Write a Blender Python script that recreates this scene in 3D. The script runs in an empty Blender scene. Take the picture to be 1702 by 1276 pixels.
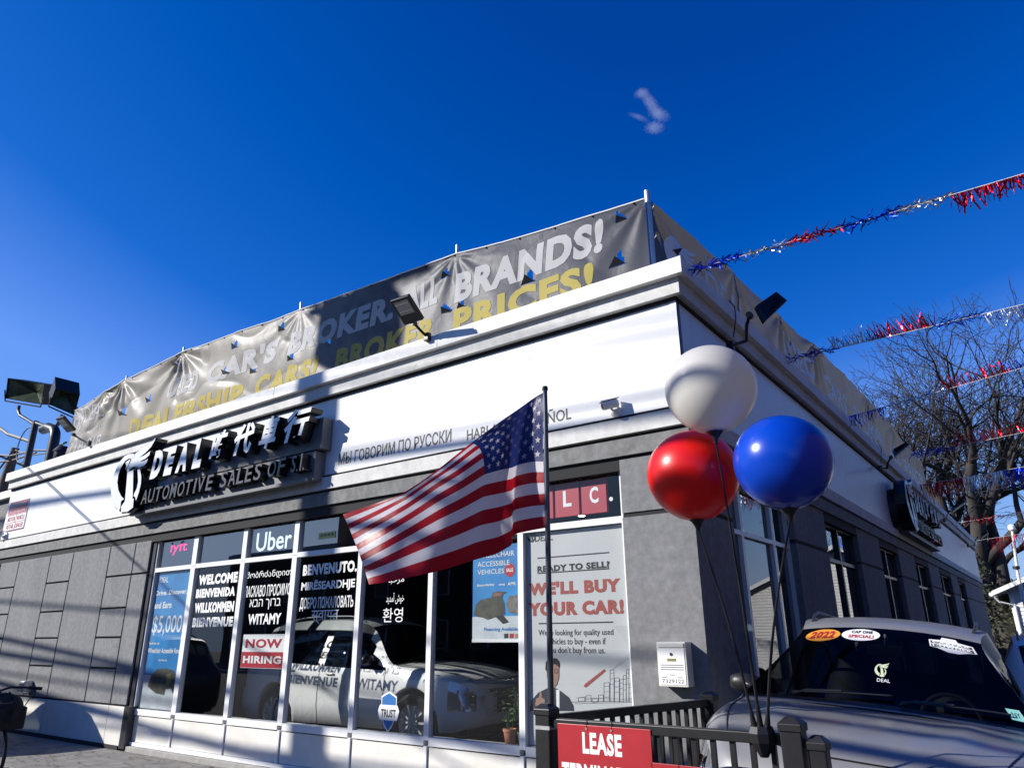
import bpy, bmesh, math, random
import numpy as np
from mathutils import Vector, Matrix, noise as mn
R = math.radians
PI = math.pi
sc = bpy.context.scene
COL = sc.collection

# ------------------------------------------------------------------ camera, sky, sun, exposure
CAM = Vector((2.441, -6.254, 1.6))
FWD = Vector((-0.55784135, 0.7605942, 0.33212873))
RGT = Vector((0.80475234, 0.59356162, -0.00763378))
UPV = Vector((0.20294507, -0.26302294, 0.94320318))
cd = bpy.data.cameras.new('camera')
cd.sensor_width = 36.0
cd.lens = 1190.2 / 1702 * 36
cd.clip_end = 9000
cam = bpy.data.objects.new('camera', cd)
cam.matrix_world = Matrix.Translation(CAM) @ Matrix((RGT, UPV, -FWD)).transposed().to_4x4()
COL.objects.link(cam)
sc.camera = cam

SUN_AZ, SUN_EL = 48.0, 28.5          # azimuth from -Y towards -X
w = bpy.data.worlds.new('World')
sc.world = w
w.use_nodes = True
nt = w.node_tree
nt.nodes.clear()
out = nt.nodes.new('ShaderNodeOutputWorld')
bg = nt.nodes.new('ShaderNodeBackground')
sky = nt.nodes.new('ShaderNodeTexSky')
sky.sky_type = 'NISHITA'
sky.sun_disc = False
sky.sun_elevation = R(SUN_EL)
sky.sun_rotation = R(180 + SUN_AZ)
sky.altitude = 1500
sky.air_density = 1.0
sky.dust_density = 0.25
sky.ozone_density = 4.0
bw = nt.nodes.new('ShaderNodeRGBToBW')
dv = nt.nodes.new('ShaderNodeMath'); dv.operation = 'MULTIPLY'; dv.inputs[1].default_value = 1 / 8.0
rp = nt.nodes.new('ShaderNodeValToRGB')            # grades the physical sky to the camera's deep winter blue
cr = rp.color_ramp
stops = [(0.08, (0.0, 0.026, 0.185)), (0.118, (0.0, 0.042, 0.255)), (0.155, (0.0, 0.068, 0.355)), (0.215, (0.008, 0.108, 0.48)), (0.295, (0.10, 0.245, 0.69)), (0.45, (0.14, 0.30, 0.66)), (0.625, (0.22, 0.37, 0.64)), (0.9, (0.31, 0.42, 0.62))]
while len(cr.elements) < len(stops): cr.elements.new(0.5)
for e, (p, c) in zip(cr.elements, stops): e.position = p; e.color = (*c, 1)
vm = nt.nodes.new('ShaderNodeVectorMath'); vm.operation = 'SCALE'; vm.inputs['Scale'].default_value = 10.0
nt.links.new(sky.outputs[0], bw.inputs[0]); nt.links.new(bw.outputs[0], dv.inputs[0]); nt.links.new(dv.outputs[0], rp.inputs[0])
nt.links.new(rp.outputs[0], vm.inputs[0]); nt.links.new(vm.outputs[0], bg.inputs[0])
bg.inputs[1].default_value = 0.1
nt.links.new(bg.outputs[0], out.inputs[0])

sl = bpy.data.lights.new('sun', 'SUN')
sl.energy = 5.0
sl.angle = R(0.53)
sl.color = (1.0, 0.96, 0.9)
so = bpy.data.objects.new('sun', sl)
sdir = Vector((-math.sin(R(SUN_AZ)) * math.cos(R(SUN_EL)), -math.cos(R(SUN_AZ)) * math.cos(R(SUN_EL)), math.sin(R(SUN_EL))))
so.rotation_euler = sdir.to_track_quat('Z', 'Y').to_euler()
so.location = sdir * 60
COL.objects.link(so)

sc.view_settings.view_transform = 'Standard'
sc.view_settings.look = 'None'
sc.view_settings.exposure = 0.45
sc.view_settings.gamma = 1.0
sc.view_settings.use_curve_mapping = False
sc.render.engine = 'CYCLES'
sc.cycles.use_denoising = True
sc.cycles.max_bounces = 8
sc.cycles.transparent_max_bounces = 12
sc.cycles.caustics_reflective = False
sc.cycles.caustics_refractive = False
sc.cycles.sample_clamp_indirect = 6

# ------------------------------------------------------------------ survey: where a sight line meets a plane of the place
def ray(px, py):
    return FWD + RGT * ((px - 851) / 1190.2) - UPV * ((py - 638) / 1190.2)
def FY(px, py, y=0.0):
    d = ray(px, py); return CAM + d * ((y - CAM.y) / d.y)
def RX(px, py, x=-0.1):
    d = ray(px, py); return CAM + d * ((x - CAM.x) / d.x)
def GZ(px, py, z=0.0):
    d = ray(px, py); return CAM + d * ((z - CAM.z) / d.z)

# ------------------------------------------------------------------ helpers
def tag(o, label=None, cat=None, group=None, kind=None):
    if label: o['label'] = label
    if cat: o['category'] = cat
    if group: o['group'] = group
    if kind: o['kind'] = kind
    return o

def thing(name, label, cat, loc=(0, 0, 0), rz=0.0, group=None):
    o = bpy.data.objects.new(name, None)
    o.empty_display_size = 0.1
    COL.objects.link(o)
    o.location = loc
    o.rotation_euler = (0, 0, rz)
    return tag(o, label, cat, group)

def copy_tree(o, parent=None):
    c = o.copy(); COL.objects.link(c); c.parent = parent
    for ch in list(o.children):
        copy_tree(ch, c)
    return c

class MB:
    def __init__(s):
        s.v = []; s.f = []; s.mi = []; s.cur = 0
    def mat(s, i):
        s.cur = i; return s
    def add(s, vs, fs):
        b = len(s.v)
        s.v += [tuple(v) for v in vs]
        for f in fs:
            s.f.append([b + i for i in f]); s.mi.append(s.cur)
        return s
    def box(s, x0, x1, y0, y1, z0, z1):
        if x0 > x1: x0, x1 = x1, x0
        if y0 > y1: y0, y1 = y1, y0
        if z0 > z1: z0, z1 = z1, z0
        v = [(x0, y0, z0), (x1, y0, z0), (x1, y1, z0), (x0, y1, z0), (x0, y0, z1), (x1, y0, z1), (x1, y1, z1), (x0, y1, z1)]
        return s.add(v, [(0, 3, 2, 1), (4, 5, 6, 7), (0, 1, 5, 4), (1, 2, 6, 5), (2, 3, 7, 6), (3, 0, 4, 7)])
    def obox(s, c, ax, ay, az, hx, hy, hz):
        c = Vector(c); ax = Vector(ax).normalized() * hx; ay = Vector(ay).normalized() * hy; az = Vector(az).normalized() * hz
        v = [c - ax - ay - az, c + ax - ay - az, c + ax + ay - az, c - ax + ay - az, c - ax - ay + az, c + ax - ay + az, c + ax + ay + az, c - ax + ay + az]
        return s.add(v, [(0, 3, 2, 1), (4, 5, 6, 7), (0, 1, 5, 4), (1, 2, 6, 5), (2, 3, 7, 6), (3, 0, 4, 7)])
    def tube(s, pts, r, n=8, cap=True, rs=None):
        pts = [Vector(p) for p in pts]
        N = len(pts); vs = []; fs = []
        prev = None
        for i, p in enumerate(pts):
            t = (pts[min(i + 1, N - 1)] - pts[max(i - 1, 0)])
            if t.length < 1e-9: t = Vector((0, 0, 1))
            t.normalize()
            if prev is None:
                a = t.orthogonal().normalized()
            else:
                a = prev - t * prev.dot(t)
                if a.length < 1e-6: a = t.orthogonal()
                a.normalize()
            prev = a
            b = t.cross(a)
            rr = rs[i] if rs else r
            for k in range(n):
                an = 2 * PI * k / n
                vs.append(p + (a * math.cos(an) + b * math.sin(an)) * rr)
        for i in range(N - 1):
            for k in range(n):
                k2 = (k + 1) % n
                fs.append((i * n + k, i * n + k2, (i + 1) * n + k2, (i + 1) * n + k))
        if cap:
            fs.append(tuple(reversed(range(n)))); fs.append(tuple((N - 1) * n + k for k in range(n)))
        return s.add(vs, fs)
    def cyl(s, a, b, r, n=16, r2=None):
        return s.tube([a, b], r, n, True, [r, r if r2 is None else r2])
    def lathe(s, prof, n=32, origin=(0, 0, 0), axis='Z'):
        o = Vector(origin); vs = []; fs = []
        for (r, h) in prof:
            for k in range(n):
                a = 2 * PI * k / n
                if axis == 'Z': v = Vector((r * math.cos(a), r * math.sin(a), h))
                elif axis == 'X': v = Vector((h, r * math.cos(a), r * math.sin(a)))
                else: v = Vector((r * math.sin(a), h, r * math.cos(a)))
                vs.append(o + v)
        M = len(prof)
        for i in range(M - 1):
            for k in range(n):
                k2 = (k + 1) % n
                fs.append((i * n + k, i * n + k2, (i + 1) * n + k2, (i + 1) * n + k))
        return s.add(vs, fs)
    def grid(s, fn, nu, nv, flip=False):
        vs = [fn(i / nu, j / nv) for i in range(nu + 1) for j in range(nv + 1)]
        fs = []
        for i in range(nu):
            for j in range(nv):
                a = i * (nv + 1) + j
                q = (a, a + 1, a + nv + 2, a + nv + 1)
                fs.append(tuple(reversed(q)) if flip else q)
        return s.add(vs, fs)
    def prism(s, poly, fn, d0, d1):
        """poly: list of 2D points; fn(a,b,d) -> 3D"""
        n = len(poly)
        vs = [fn(a, b, d0) for a, b in poly] + [fn(a, b, d1) for a, b in poly]
        fs = [tuple(range(n)), tuple(reversed(range(n, 2 * n)))]
        for i in range(n):
            j = (i + 1) % n
            fs.append((i, n + i, n + j, j))
        return s.add(vs, fs)
    def build(s, name, mats, parent=None, smooth=False, label=None, bevel=0, fix=True, **kw):
        me = bpy.data.meshes.new(name)
        me.from_pydata(s.v, [], s.f)
        if not isinstance(mats, (list, tuple)): mats = [mats]
        for m in mats: me.materials.append(m)
        if len(mats) > 1: me.polygons.foreach_set('material_index', s.mi)
        if fix:
            bm = bmesh.new(); bm.from_mesh(me)
            bmesh.ops.recalc_face_normals(bm, faces=bm.faces)
            bm.to_mesh(me); bm.free()
        if smooth:
            me.polygons.foreach_set('use_smooth', [True] * len(me.polygons))
            if smooth != 'all':
                try: me.set_sharp_from_angle(angle=R(38))
                except Exception: pass
        me.update()
        o = bpy.data.objects.new(name, me)
        COL.objects.link(o)
        if parent: o.parent = parent
        if bevel:
            b = o.modifiers.new('bevel', 'BEVEL'); b.width = bevel; b.segments = 2; b.limit_method = 'ANGLE'
        tag(o, label, **kw)
        return o

def blotch(m, lo=.72, scale=1.1):
    """weather stains: slow soft patches and drips over the base colour"""
    n = m.node_tree; L = n.links; p = n.nodes['Principled BSDF']; src = p.inputs['Base Color'].links[0].from_socket
    tc = n.nodes.new('ShaderNodeTexCoord'); mp = n.nodes.new('ShaderNodeMapping'); mp.inputs['Scale'].default_value = (1.6, 1.6, .45)
    nz = n.nodes.new('ShaderNodeTexNoise'); nz.inputs['Scale'].default_value = scale; nz.inputs['Detail'].default_value = 9; nz.inputs['Roughness'].default_value = .7
    mr = n.nodes.new('ShaderNodeMapRange'); mr.inputs[1].default_value = .32; mr.inputs[2].default_value = .62; mr.inputs[3].default_value = lo; mr.inputs[4].default_value = 1.08
    mx = n.nodes.new('ShaderNodeVectorMath'); mx.operation = 'SCALE'
    L.new(tc.outputs['Object'], mp.inputs[0]); L.new(mp.outputs[0], nz.inputs['Vector']); L.new(nz.outputs[0], mr.inputs[0]); L.new(src, mx.inputs[0]); L.new(mr.outputs[0], mx.inputs['Scale']); L.new(mx.outputs[0], p.inputs['Base Color'])
    return m
def mat(name, col, rough=0.6, metal=0.0, var=0.0, vscale=3.0, bump=0.0, bscale=60.0, spec=0.5, coat=0.0, dirt=None, streak=0.0, emis=None, sheen=0.0, detail=6):
    m = bpy.data.materials.new(name); m.use_nodes = True
    n = m.node_tree; L = n.links
    p = n.nodes['Principled BSDF']
    p.inputs['Base Color'].default_value = (*col, 1)
    p.inputs['Roughness'].default_value = rough
    p.inputs['Metallic'].default_value = metal
    p.inputs['Specular IOR Level'].default_value = spec
    if coat:
        p.inputs['Coat Weight'].default_value = coat; p.inputs['Coat Roughness'].default_value = 0.06
    if emis:
        p.inputs['Emission Color'].default_value = (*col, 1); p.inputs['Emission Strength'].default_value = emis
    if var or bump or streak:
        tc = n.nodes.new('ShaderNodeTexCoord')
    if var or streak:
        nz = n.nodes.new('ShaderNodeTexNoise'); nz.inputs['Scale'].default_value = vscale; nz.inputs['Detail'].default_value = detail
        nz.inputs['Roughness'].default_value = 0.62
        if streak:
            mp = n.nodes.new('ShaderNodeMapping'); mp.inputs['Scale'].default_value = (1, 1, 1.0 / streak)
            L.new(tc.outputs['Object'], mp.inputs[0]); L.new(mp.outputs[0], nz.inputs['Vector'])
        else:
            L.new(tc.outputs['Object'], nz.inputs['Vector'])
        mr = n.nodes.new('ShaderNodeMapRange'); mr.inputs[1].default_value = 0.3; mr.inputs[2].default_value = 0.7
        L.new(nz.outputs[0], mr.inputs[0])
        mx = n.nodes.new('ShaderNodeMix'); mx.data_type = 'RGBA'
        lo = dirt if dirt else tuple(c * (1 - var) for c in col)
        hi = tuple(min(1, c * (1 + var * (0.3 if dirt else 1))) for c in col)
        mx.inputs[6].default_value = (*lo, 1); mx.inputs[7].default_value = (*hi, 1)
        L.new(mr.outputs[0], mx.inputs[0]); L.new(mx.outputs[2], p.inputs['Base Color'])
    if bump:
        nb = n.nodes.new('ShaderNodeTexNoise'); nb.inputs['Scale'].default_value = bscale; nb.inputs['Detail'].default_value = 4
        L.new(tc.outputs['Object'], nb.inputs['Vector'])
        bp = n.nodes.new('ShaderNodeBump'); bp.inputs['Strength'].default_value = min(1, bump); bp.inputs['Distance'].default_value = 0.004
        L.new(nb.outputs[0], bp.inputs['Height']); L.new(bp.outputs[0], p.inputs['Normal'])
    return m

def glassmat(name, tint=(0.8, 0.86, 0.85), gain=1.6, base=0.0, wave=0.0):
    """thin pane: lets sun and view through, mirrors by Fresnel"""
    m = bpy.data.materials.new(name); m.use_nodes = True
    n = m.node_tree; L = n.links; n.nodes.clear()
    o = n.nodes.new('ShaderNodeOutputMaterial')
    t = n.nodes.new('ShaderNodeBsdfTransparent'); t.inputs[0].default_value = (*tint, 1)
    g = n.nodes.new('ShaderNodeBsdfGlossy'); g.inputs['Roughness'].default_value = 0.0
    fr = n.nodes.new('ShaderNodeFresnel'); fr.inputs[0].default_value = 1.5
    ma = n.nodes.new('ShaderNodeMath'); ma.operation = 'MULTIPLY_ADD'; ma.use_clamp = True
    ma.inputs[1].default_value = gain; ma.inputs[2].default_value = base
    L.new(fr.outputs[0], ma.inputs[0])
    ge = n.nodes.new('ShaderNodeNewGeometry'); iv = n.nodes.new('ShaderNodeMath'); iv.operation = 'SUBTRACT'; iv.inputs[0].default_value = 1.0
    L.new(ge.outputs['Backfacing'], iv.inputs[1])
    m2 = n.nodes.new('ShaderNodeMath'); m2.operation = 'MULTIPLY'; L.new(ma.outputs[0], m2.inputs[0]); L.new(iv.outputs[0], m2.inputs[1])
    mx = n.nodes.new('ShaderNodeMixShader')
    L.new(m2.outputs[0], mx.inputs[0]); L.new(t.outputs[0], mx.inputs[1]); L.new(g.outputs[0], mx.inputs[2])
    L.new(mx.outputs[0], o.inputs[0])
    if wave:
        tc = n.nodes.new('ShaderNodeTexCoord'); nz = n.nodes.new('ShaderNodeTexNoise'); nz.inputs['Scale'].default_value = 1.3
        nz.inputs['Detail'].default_value = 1
        bp = n.nodes.new('ShaderNodeBump'); bp.inputs['Strength'].default_value = wave; bp.inputs['Distance'].default_value = 0.02
        L.new(tc.outputs['Object'], nz.inputs['Vector']); L.new(nz.outputs[0], bp.inputs['Height'])
        L.new(bp.outputs[0], g.inputs['Normal']); L.new(bp.outputs[0], fr.inputs['Normal'])
    return m

_tmp = []
def text_raw(s, bold=0.0, extrude=0.0, shear=0.0, spacing=1.0, res=3):
    c = bpy.data.curves.new('t', 'FONT'); c.body = s; c.size = 1; c.offset = bold; c.extrude = extrude; c.shear = shear
    c.resolution_u = res; c.space_character = spacing
    o = bpy.data.objects.new('t', c); COL.objects.link(o)
    dg = bpy.context.evaluated_depsgraph_get()
    me = bpy.data.meshes.new_from_object(o.evaluated_get(dg))
    v = [tuple(x.co) for x in me.vertices]; f = [tuple(p.vertices) for p in me.polygons]
    bpy.data.objects.remove(o); bpy.data.curves.remove(c); bpy.data.meshes.remove(me)
    return v, f
def text_fit(s, x0, x1, z0, z1, **kw):
    if kw.get('bold', 0) >= .035 and 'spacing' not in kw: kw['spacing'] = 1.0 + kw['bold'] * 2.2
    """list of (a,b,d) vertices fitted in the box plus faces"""
    v, f = text_raw(s, **kw)
    xs = [p[0] for p in v]; ys = [p[1] for p in v]
    ax, bx, ay, by = min(xs), max(xs), min(ys), max(ys)
    sx = (x1 - x0) / (bx - ax); sy = (z1 - z0) / (by - ay)
    return [(x0 + (p[0] - ax) * sx, z0 + (p[1] - ay) * sy, p[2]) for p in v], f
def put_text(name, s, box, fn, m, parent=None, label=None, depth=0.0, **kw):
    """fn(a, b, d) -> world point; d is measured out of the surface"""
    v, f = text_fit(s, *box, extrude=(1.0 if depth else 0.0), **kw)
    mb = MB()
    if depth: mb.add([fn(a, b, depth if d > 0 else 0.0) for a, b, d in v], f)
    else: mb.add([fn(a, b, 0.0) for a, b, d in v], f)
    return mb.build(name, m, parent, label=label, fix=bool(depth))
def front(y):                      # surface looking along -Y
    return lambda a, b, d: (a, y - d, b)
def side(x):                       # surface looking along +X
    return lambda a, b, d: (x + d, a, b)
def fbox(bl, tr, y=0.0):
    a = FY(*bl, y); b = FY(*tr, y)
    return (a.x, b.x, a.z, b.z)
def polys_mb(mb, polys, fn, d0, d1):
    for p in polys: mb.prism(p, fn, d0, d1)
    return mb

# ------------------------------------------------------------------ materials
M = {}
M['panel'] = mat('white_panel', (0.80, 0.80, 0.78), 0.35, var=0.03, vscale=1.2, spec=0.5)
M['stucco_white'] = mat('white_stucco', (0.82, 0.81, 0.77), 0.9, var=0.07, vscale=14, bump=0.5, bscale=90)
M['stucco_light'] = mat('light_grey_stucco', (0.62, 0.615, 0.585), 0.95, var=0.12, vscale=10, bump=0.6, bscale=110)
M['stucco_mid'] = mat('mid_grey_stucco', (0.20, 0.20, 0.195), 0.95, var=0.26, vscale=11, bump=0.7, bscale=110)
M['stucco_grey'] = mat('grey_stucco', (0.205, 0.207, 0.21), 0.95, var=0.20, vscale=13, bump=1.0, bscale=140)
for k_, lo_ in (('stucco_white', .95), ('stucco_light', .90), ('stucco_mid', .84), ('stucco_grey', .86)): blotch(M[k_], lo_, 1.3)
M['groove'] = mat('groove', (0.02, 0.02, 0.022), 0.9)
M['base_white'] = mat('white_base_panel', (0.80, 0.78, 0.72), 0.45, var=0.06, vscale=2.5, dirt=(0.68, 0.65, 0.58))
M['alu'] = mat('aluminium_frame', (0.80, 0.80, 0.79), 0.33, metal=0.0, var=0.05, vscale=6)
M['dark_alu'] = mat('dark_frame', (0.045, 0.047, 0.05), 0.4, metal=0.3)
M['glass'] = glassmat('window_glass', (0.95, 0.96, 0.96), 1.2, 0.025, wave=0.04)
M['glass_top'] = glassmat('transom_glass', (0.80, 0.84, 0.86), 1.2, 0.30, wave=0.04)
M['glass_side'] = glassmat('side_window_glass', (0.35, 0.40, 0.42), 1.6, 0.02)
M['black'] = mat('black_paint', (0.012, 0.012, 0.013), 0.35)
M['black_metal'] = mat('black_metal', (0.018, 0.018, 0.02), 0.42, metal=0.2, var=0.2, vscale=20)
M['white'] = mat('white_print', (0.82, 0.82, 0.80), 0.5)
M['whiteface'] = mat('white_letter_face', (0.82, 0.82, 0.82), 0.22, coat=0.6)
M['ink'] = mat('black_print', (0.015, 0.015, 0.017), 0.5)
M['concrete'] = mat('concrete', (0.33, 0.315, 0.29), 0.95, var=0.22, vscale=6, bump=0.7, bscale=50)
M['asphalt'] = mat('asphalt', (0.05, 0.05, 0.052), 0.95, var=0.3, vscale=9, bump=1, bscale=120)
M['interior'] = mat('interior_wall', (0.05, 0.05, 0.052), 0.8)
M['floor_int'] = mat('showroom_floor', (0.11, 0.10, 0.095), 0.25, var=0.1)
M['rubber'] = mat('rubber', (0.015, 0.015, 0.015), 0.85)
M['galv'] = mat('galvanised_steel', (0.55, 0.56, 0.56), 0.4, metal=0.6, var=0.15, vscale=12)
M['chrome'] = mat('chrome', (0.75, 0.75, 0.76), 0.12, metal=1.0)
M['wood'] = mat('pole_wood', (0.12, 0.085, 0.06), 0.9, var=0.3, vscale=8, streak=8, bump=0.6, bscale=30)
M['cable'] = mat('cable', (0.015, 0.015, 0.016), 0.6)
# ------------------------------------------------------------------ ground
XL, XR, YF, YB = -16.2, -0.10, 0.0, 29.5          # building footprint
mb = MB()
def lot(u, v):
    x = -90 + 180 * u; y = -60 + 200 * v
    z = -0.012 - 0.055 * max(0, min(x - 0.2, 12))
    return (x, y, z)
mb.grid(lot, 180, 60)
tag(mb.build('parking_lot', M['asphalt'], smooth='all'), kind='structure')
walkm = mat('sidewalk_concrete', (0.20, 0.19, 0.175), 0.95, var=0.35, vscale=4, bump=0.8, bscale=40)
mb = MB()
for k in range(9):
    x1 = -0.6 - k * 1.85
    mb.box(x1 - 1.84, x1, -1.60, -0.02, -0.02, 0.004)
tag(mb.build('sidewalk', walkm, bevel=0.006), kind='structure')
mb = MB(); mb.box(-90, 90, -16.2, -16.0, -0.02, 0.12)
tag(mb.build('kerb', M['concrete']), kind='structure')
rnd = random.Random(3)
mb = MB()
for k in range(420):
    x = rnd.uniform(-14, -6); y = rnd.uniform(-2.2, -0.1); a = rnd.uniform(0, PI); s = rnd.uniform(0.015, 0.04)
    z = 0.008 + rnd.uniform(0, 0.01)
    c, sn = math.cos(a) * s, math.sin(a) * s
    mb.add([(x - c, y - sn, z), (x + sn * .5, y - c * .5, z + .006), (x + c, y + sn, z + .002), (x - sn * .5, y + c * .5, z + .008)], [(0, 1, 2, 3)])
tag(mb.build('fallen_leaves', mat('dry_leaf', (0.22, 0.14, 0.07), 0.8, var=0.5, vscale=4), fix=False), 'dry brown leaves blown along the wall foot', 'leaves', kind='stuff')

# ------------------------------------------------------------------ the dealership building
B = thing('dealership_building', 'one storey car dealership with white fascia band over grey stucco and storefront glass', 'building', (-8, 10, 0))
B.location = (0, 0, 0)
def part(name, mb, m, label=None, parent=None, **kw):
    return mb.build(name, m, parent or B, label=label, **kw)
# core walls (kept 3 mm behind their cladding)
mb = MB()
mb.box(XL, XR - 0.003, 0.003, 0.28, 3.14, 5.10)
mb.box(XR - 0.28, XR - 0.003, 0.28, YB, 3.14, 5.10)
mb.box(XL, XL + 0.25, 0.28, YB, 0, 5.10)
mb.box(XL + 0.25, XR - 0.28, YB - 0.25, YB, 0, 5.10)
mb.box(XL, -9.68, 0.03, 0.28, 0.0, 3.14)
part('wall', mb, M['groove'])
mb = MB(); mb.box(XL + 0.25, XR - 0.28, 0.28, YB - 0.25, 4.6, 4.8); part('roof', mb, M['stucco_mid'])
mb = MB(); mb.box(XL + 0.25, XR - 0.28, 0.28, 14, 3.155, 3.2); part('ceiling', mb, M['interior'])
mb = MB(); mb.box(XL + 0.25, XR - 0.3, 0.2, 14, 0.0, 0.2); part('showroom_floor', mb, M['floor_int'])
mb = MB(); mb.box(XL + 0.25, -2.2, 8.5, 8.6, 0.1, 3.15); mb.box(-9.75, -9.63, 0.3, 8.5, 0.1, 3.15); mb.box(-2.6, -2.5, 8.6, 28, 0.1, 3.15)
part('partition_wall', mb, M['interior'])
# cornice fascia, in lengths with open joints
J = [XL - 0.05, -14.56, -13.29, -9.84, -6.45, -3.17, XR + 0.17]
for a, b in zip(J[:-1], J[1:]):
    mb = MB(); mb.box(a + 0.004, b - 0.004 if b < 0 else b, -0.17, 0.0, 4.985, 5.165)
    part('fascia_board', mb, M['stucco_white'], bevel=0.004)
ys = [0.004, 3.0, 6.3, 9.6, 12.9, 16.2, 19.5, 22.8, 26.1, YB]
for a, b in zip(ys[:-1], ys[1:]):
    mb = MB(); mb.box(XR + 0.002, XR + 0.17, a, b - 0.008, 4.985, 5.165)
    part('fascia_board', mb, M['stucco_white'], bevel=0.004)
for y0, y1, side_ in ((0, 0, 0),):
    for jx in J[1:]:
        for dx in (-.035, .035):
            for z in (5.02, 5.13):
                if jx + dx > XR + .15: continue
                mb = MB(); mb.lathe([(0, -.003), (.006, -.002), (.006, 0)], 8, (jx + dx, -.17, z), 'Y'); part('screw', mb, M['galv'])
mb = MB(); mb.box(XL, XR, 0.004, 0.42, 5.105, 5.15); mb.box(XR - 0.42, XR, 0.42, YB, 5.105, 5.15); part('parapet_cap', mb, M['galv'])
def band(name, p, z0, z1, m, x0=XL, yb=YB):
    mb = MB(); mb.box(x0, XR + p, -p, 0.0, z0, z1); part(name, mb, m)
    mb = MB(); mb.box(XR + 0.001, XR + p, 0.003, yb, z0, z1); part(name, mb, m)
band('cornice_band', 0.095, 4.815, 4.983, M['stucco_light'])
band('cornice_reveal', 0.03, 4.775, 4.812, M['groove'])
# white sign band panels
px = [XL, -13.7, -9.8, -5.85, -1.89, XR]
for a, b in zip(px[:-1], px[1:]):
    mb = MB(); mb.box(a + (0.003 if a > XL else 0), b - 0.003, -0.012, 0.0, 3.69, 4.773)
    part('sign_band_panel', mb, M['panel'])
py = [0.06, 0.35, 3.5, 6.66, 9.8, 12.95, 16.1, 19.3, 22.5, 25.7, YB]
for a, b in zip(py[:-1], py[1:]):
    mb = MB(); mb.box(XR, XR + 0.012, a + 0.003, b - 0.003, 3.69, 4.773)
    part('sign_band_panel', mb, M['panel'])
mb = MB(); mb.box(XR - 0.05, XR + 0.016, -0.016, -0.012, 3.69, 4.80); part('corner_trim', mb, M['panel'])
mb = MB(); mb.box(XR + 0.001, XR + 0.022, 0.0, 0.05, 3.69, 4.773); part('corner_trim', mb, M['dark_alu'])
band('light_band', 0.055, 3.485, 3.65, M['stucco_light'])
band('grey_band', 0.035, 3.275, 3.445, M['stucco_mid'])
# stucco wall left of the windows: blocks with recessed joints
zr = [0.62, 1.155, 1.635, 2.105, 2.64, 3.185]
colX = [-16.2, -15.9, -14.96, -13.47, -12.5, -11.07, -10.19, -9.67]
gap = 0.016
def block(a, b, z0, z1):
    mb = MB(); mb.box(a + gap, b - gap, 0.0, 0.03, z0 + gap, z1 - gap)
    part('stucco_block', mb, M['stucco_grey'], bevel=0.006)
# lines lean because narrow columns are stacked squares between plain slabs
for (a, b), rows in zip(zip(colX[1:-1], colX[2:]), ('s', 'w', 's', 'w', 's', 't')):
    if rows == 's':
        for z0, z1 in zip(zr[:-1], zr[1:]): block(a, b, z0, z1)
    elif rows == 'w': block(a, b, zr[0], zr[-1])
    else:
        block(a, b, zr[0], zr[-2]); block(a, b, zr[-2], zr[-1])
bx = [XL, -15.0, -14.25, -13.39, -12.47, -10.19, -9.68]
for a, b in zip(bx[:-1], bx[1:]):
    mb = MB(); mb.box(a + 0.006, b - 0.006, -0.012, 0.028, 0.06, 0.606)
    part('base_panel', mb, M['base_white'], bevel=0.004)
mb = MB(); mb.box(-9.665, -9.50, -0.03, 0.1, 0.03, 0.62); mb.box(-9.665, -9.565, 0.035, 0.14, 0.62, 3.19); part('corner_post', mb, M['dark_alu'])
mb = MB(); mb.box(XL, -9.7, -0.03, 0.028, 0.0, 0.055); part('plinth', mb, M['groove'])
# right pillar at the corner
mb = MB(); mb.box(-0.83, XR, 0.0, 0.28, 0.0, 2.675); part('pillar', mb, M['stucco_grey'])
mb = MB(); mb.box(-0.83, XR, 0.0, 0.28, 2.72, 3.245); part('pillar_cap', mb, M['stucco_grey'])
mb = MB(); mb.box(-0.815, XR - 0.015, 0.015, 0.28, 2.675, 2.72); part('pillar_joint', mb, M['groove'])
mb = MB(); mb.box(XL, -0.835, 0.03, 0.28, 3.19, 3.27); part('head_strip', mb, M['groove'])
# front windows
mx_ = [-9.56, -8.405, -7.095, -5.90, -4.58, -3.375, -2.095, -0.85]
hw = [0.03, 0.06, 0.05, 0.05, 0.04, 0.035, 0.035, 0.022]
YG = 0.10
PANES = []
for i in range(7):
    a = mx_[i] + hw[i]; b = mx_[i + 1] - hw[i + 1]
    for (z0, z1, tr) in ((0.585, 2.64, 0), (2.705, 3.14, 1)):
        mb = MB()
        ma = mx_[i]; mbb = mx_[i + 1]
        mb.box(ma + 0.001, a, 0.055, 0.13, z0 - 0.03, z1 + 0.03)
        mb.box(b, mbb - 0.001, 0.055, 0.13, z0 - 0.03, z1 + 0.03)
        mb.box(a, b, 0.057, 0.128, z0 - 0.034 - (0.05 if not tr else 0), z0)
        mb.box(a, b, 0.057, 0.128, z1, z1 + (0.03 if not tr else 0.05))
        fr = part('window', mb, M['alu'])
        g = MB(); g.box(a, b, YG, YG + 0.004, z0, z1)
        pn = g.build('pane', M['glass_top'] if tr and i < 6 else M['glass'], fr)
        PANES.append((fr, pn, a, b, z0, z1))
    # bulkhead under the sill
    mb = MB(); mb.box(mx_[i] + 0.03, mx_[i + 1] - 0.03, 0.075, 0.12, 0.13, 0.485)
    part('bulkhead_panel', mb, M['base_white'])
    mb = MB(); mb.box(mx_[i] - 0.03, mx_[i] + 0.012, 0.055, 0.12, 0.13, 0.50); part('mullion', mb, M['alu'])
mb = MB(); mb.box(mx_[0], mx_[-1], 0.045, 0.13, 0.075, 0.125); part('bottom_rail', mb, M['alu'])
mb = MB(); mb.box(-9.5, -0.83, -0.01, 0.28, -0.02, 0.07); part('foundation_kerb', mb, M['concrete'], bevel=0.01)
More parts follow.
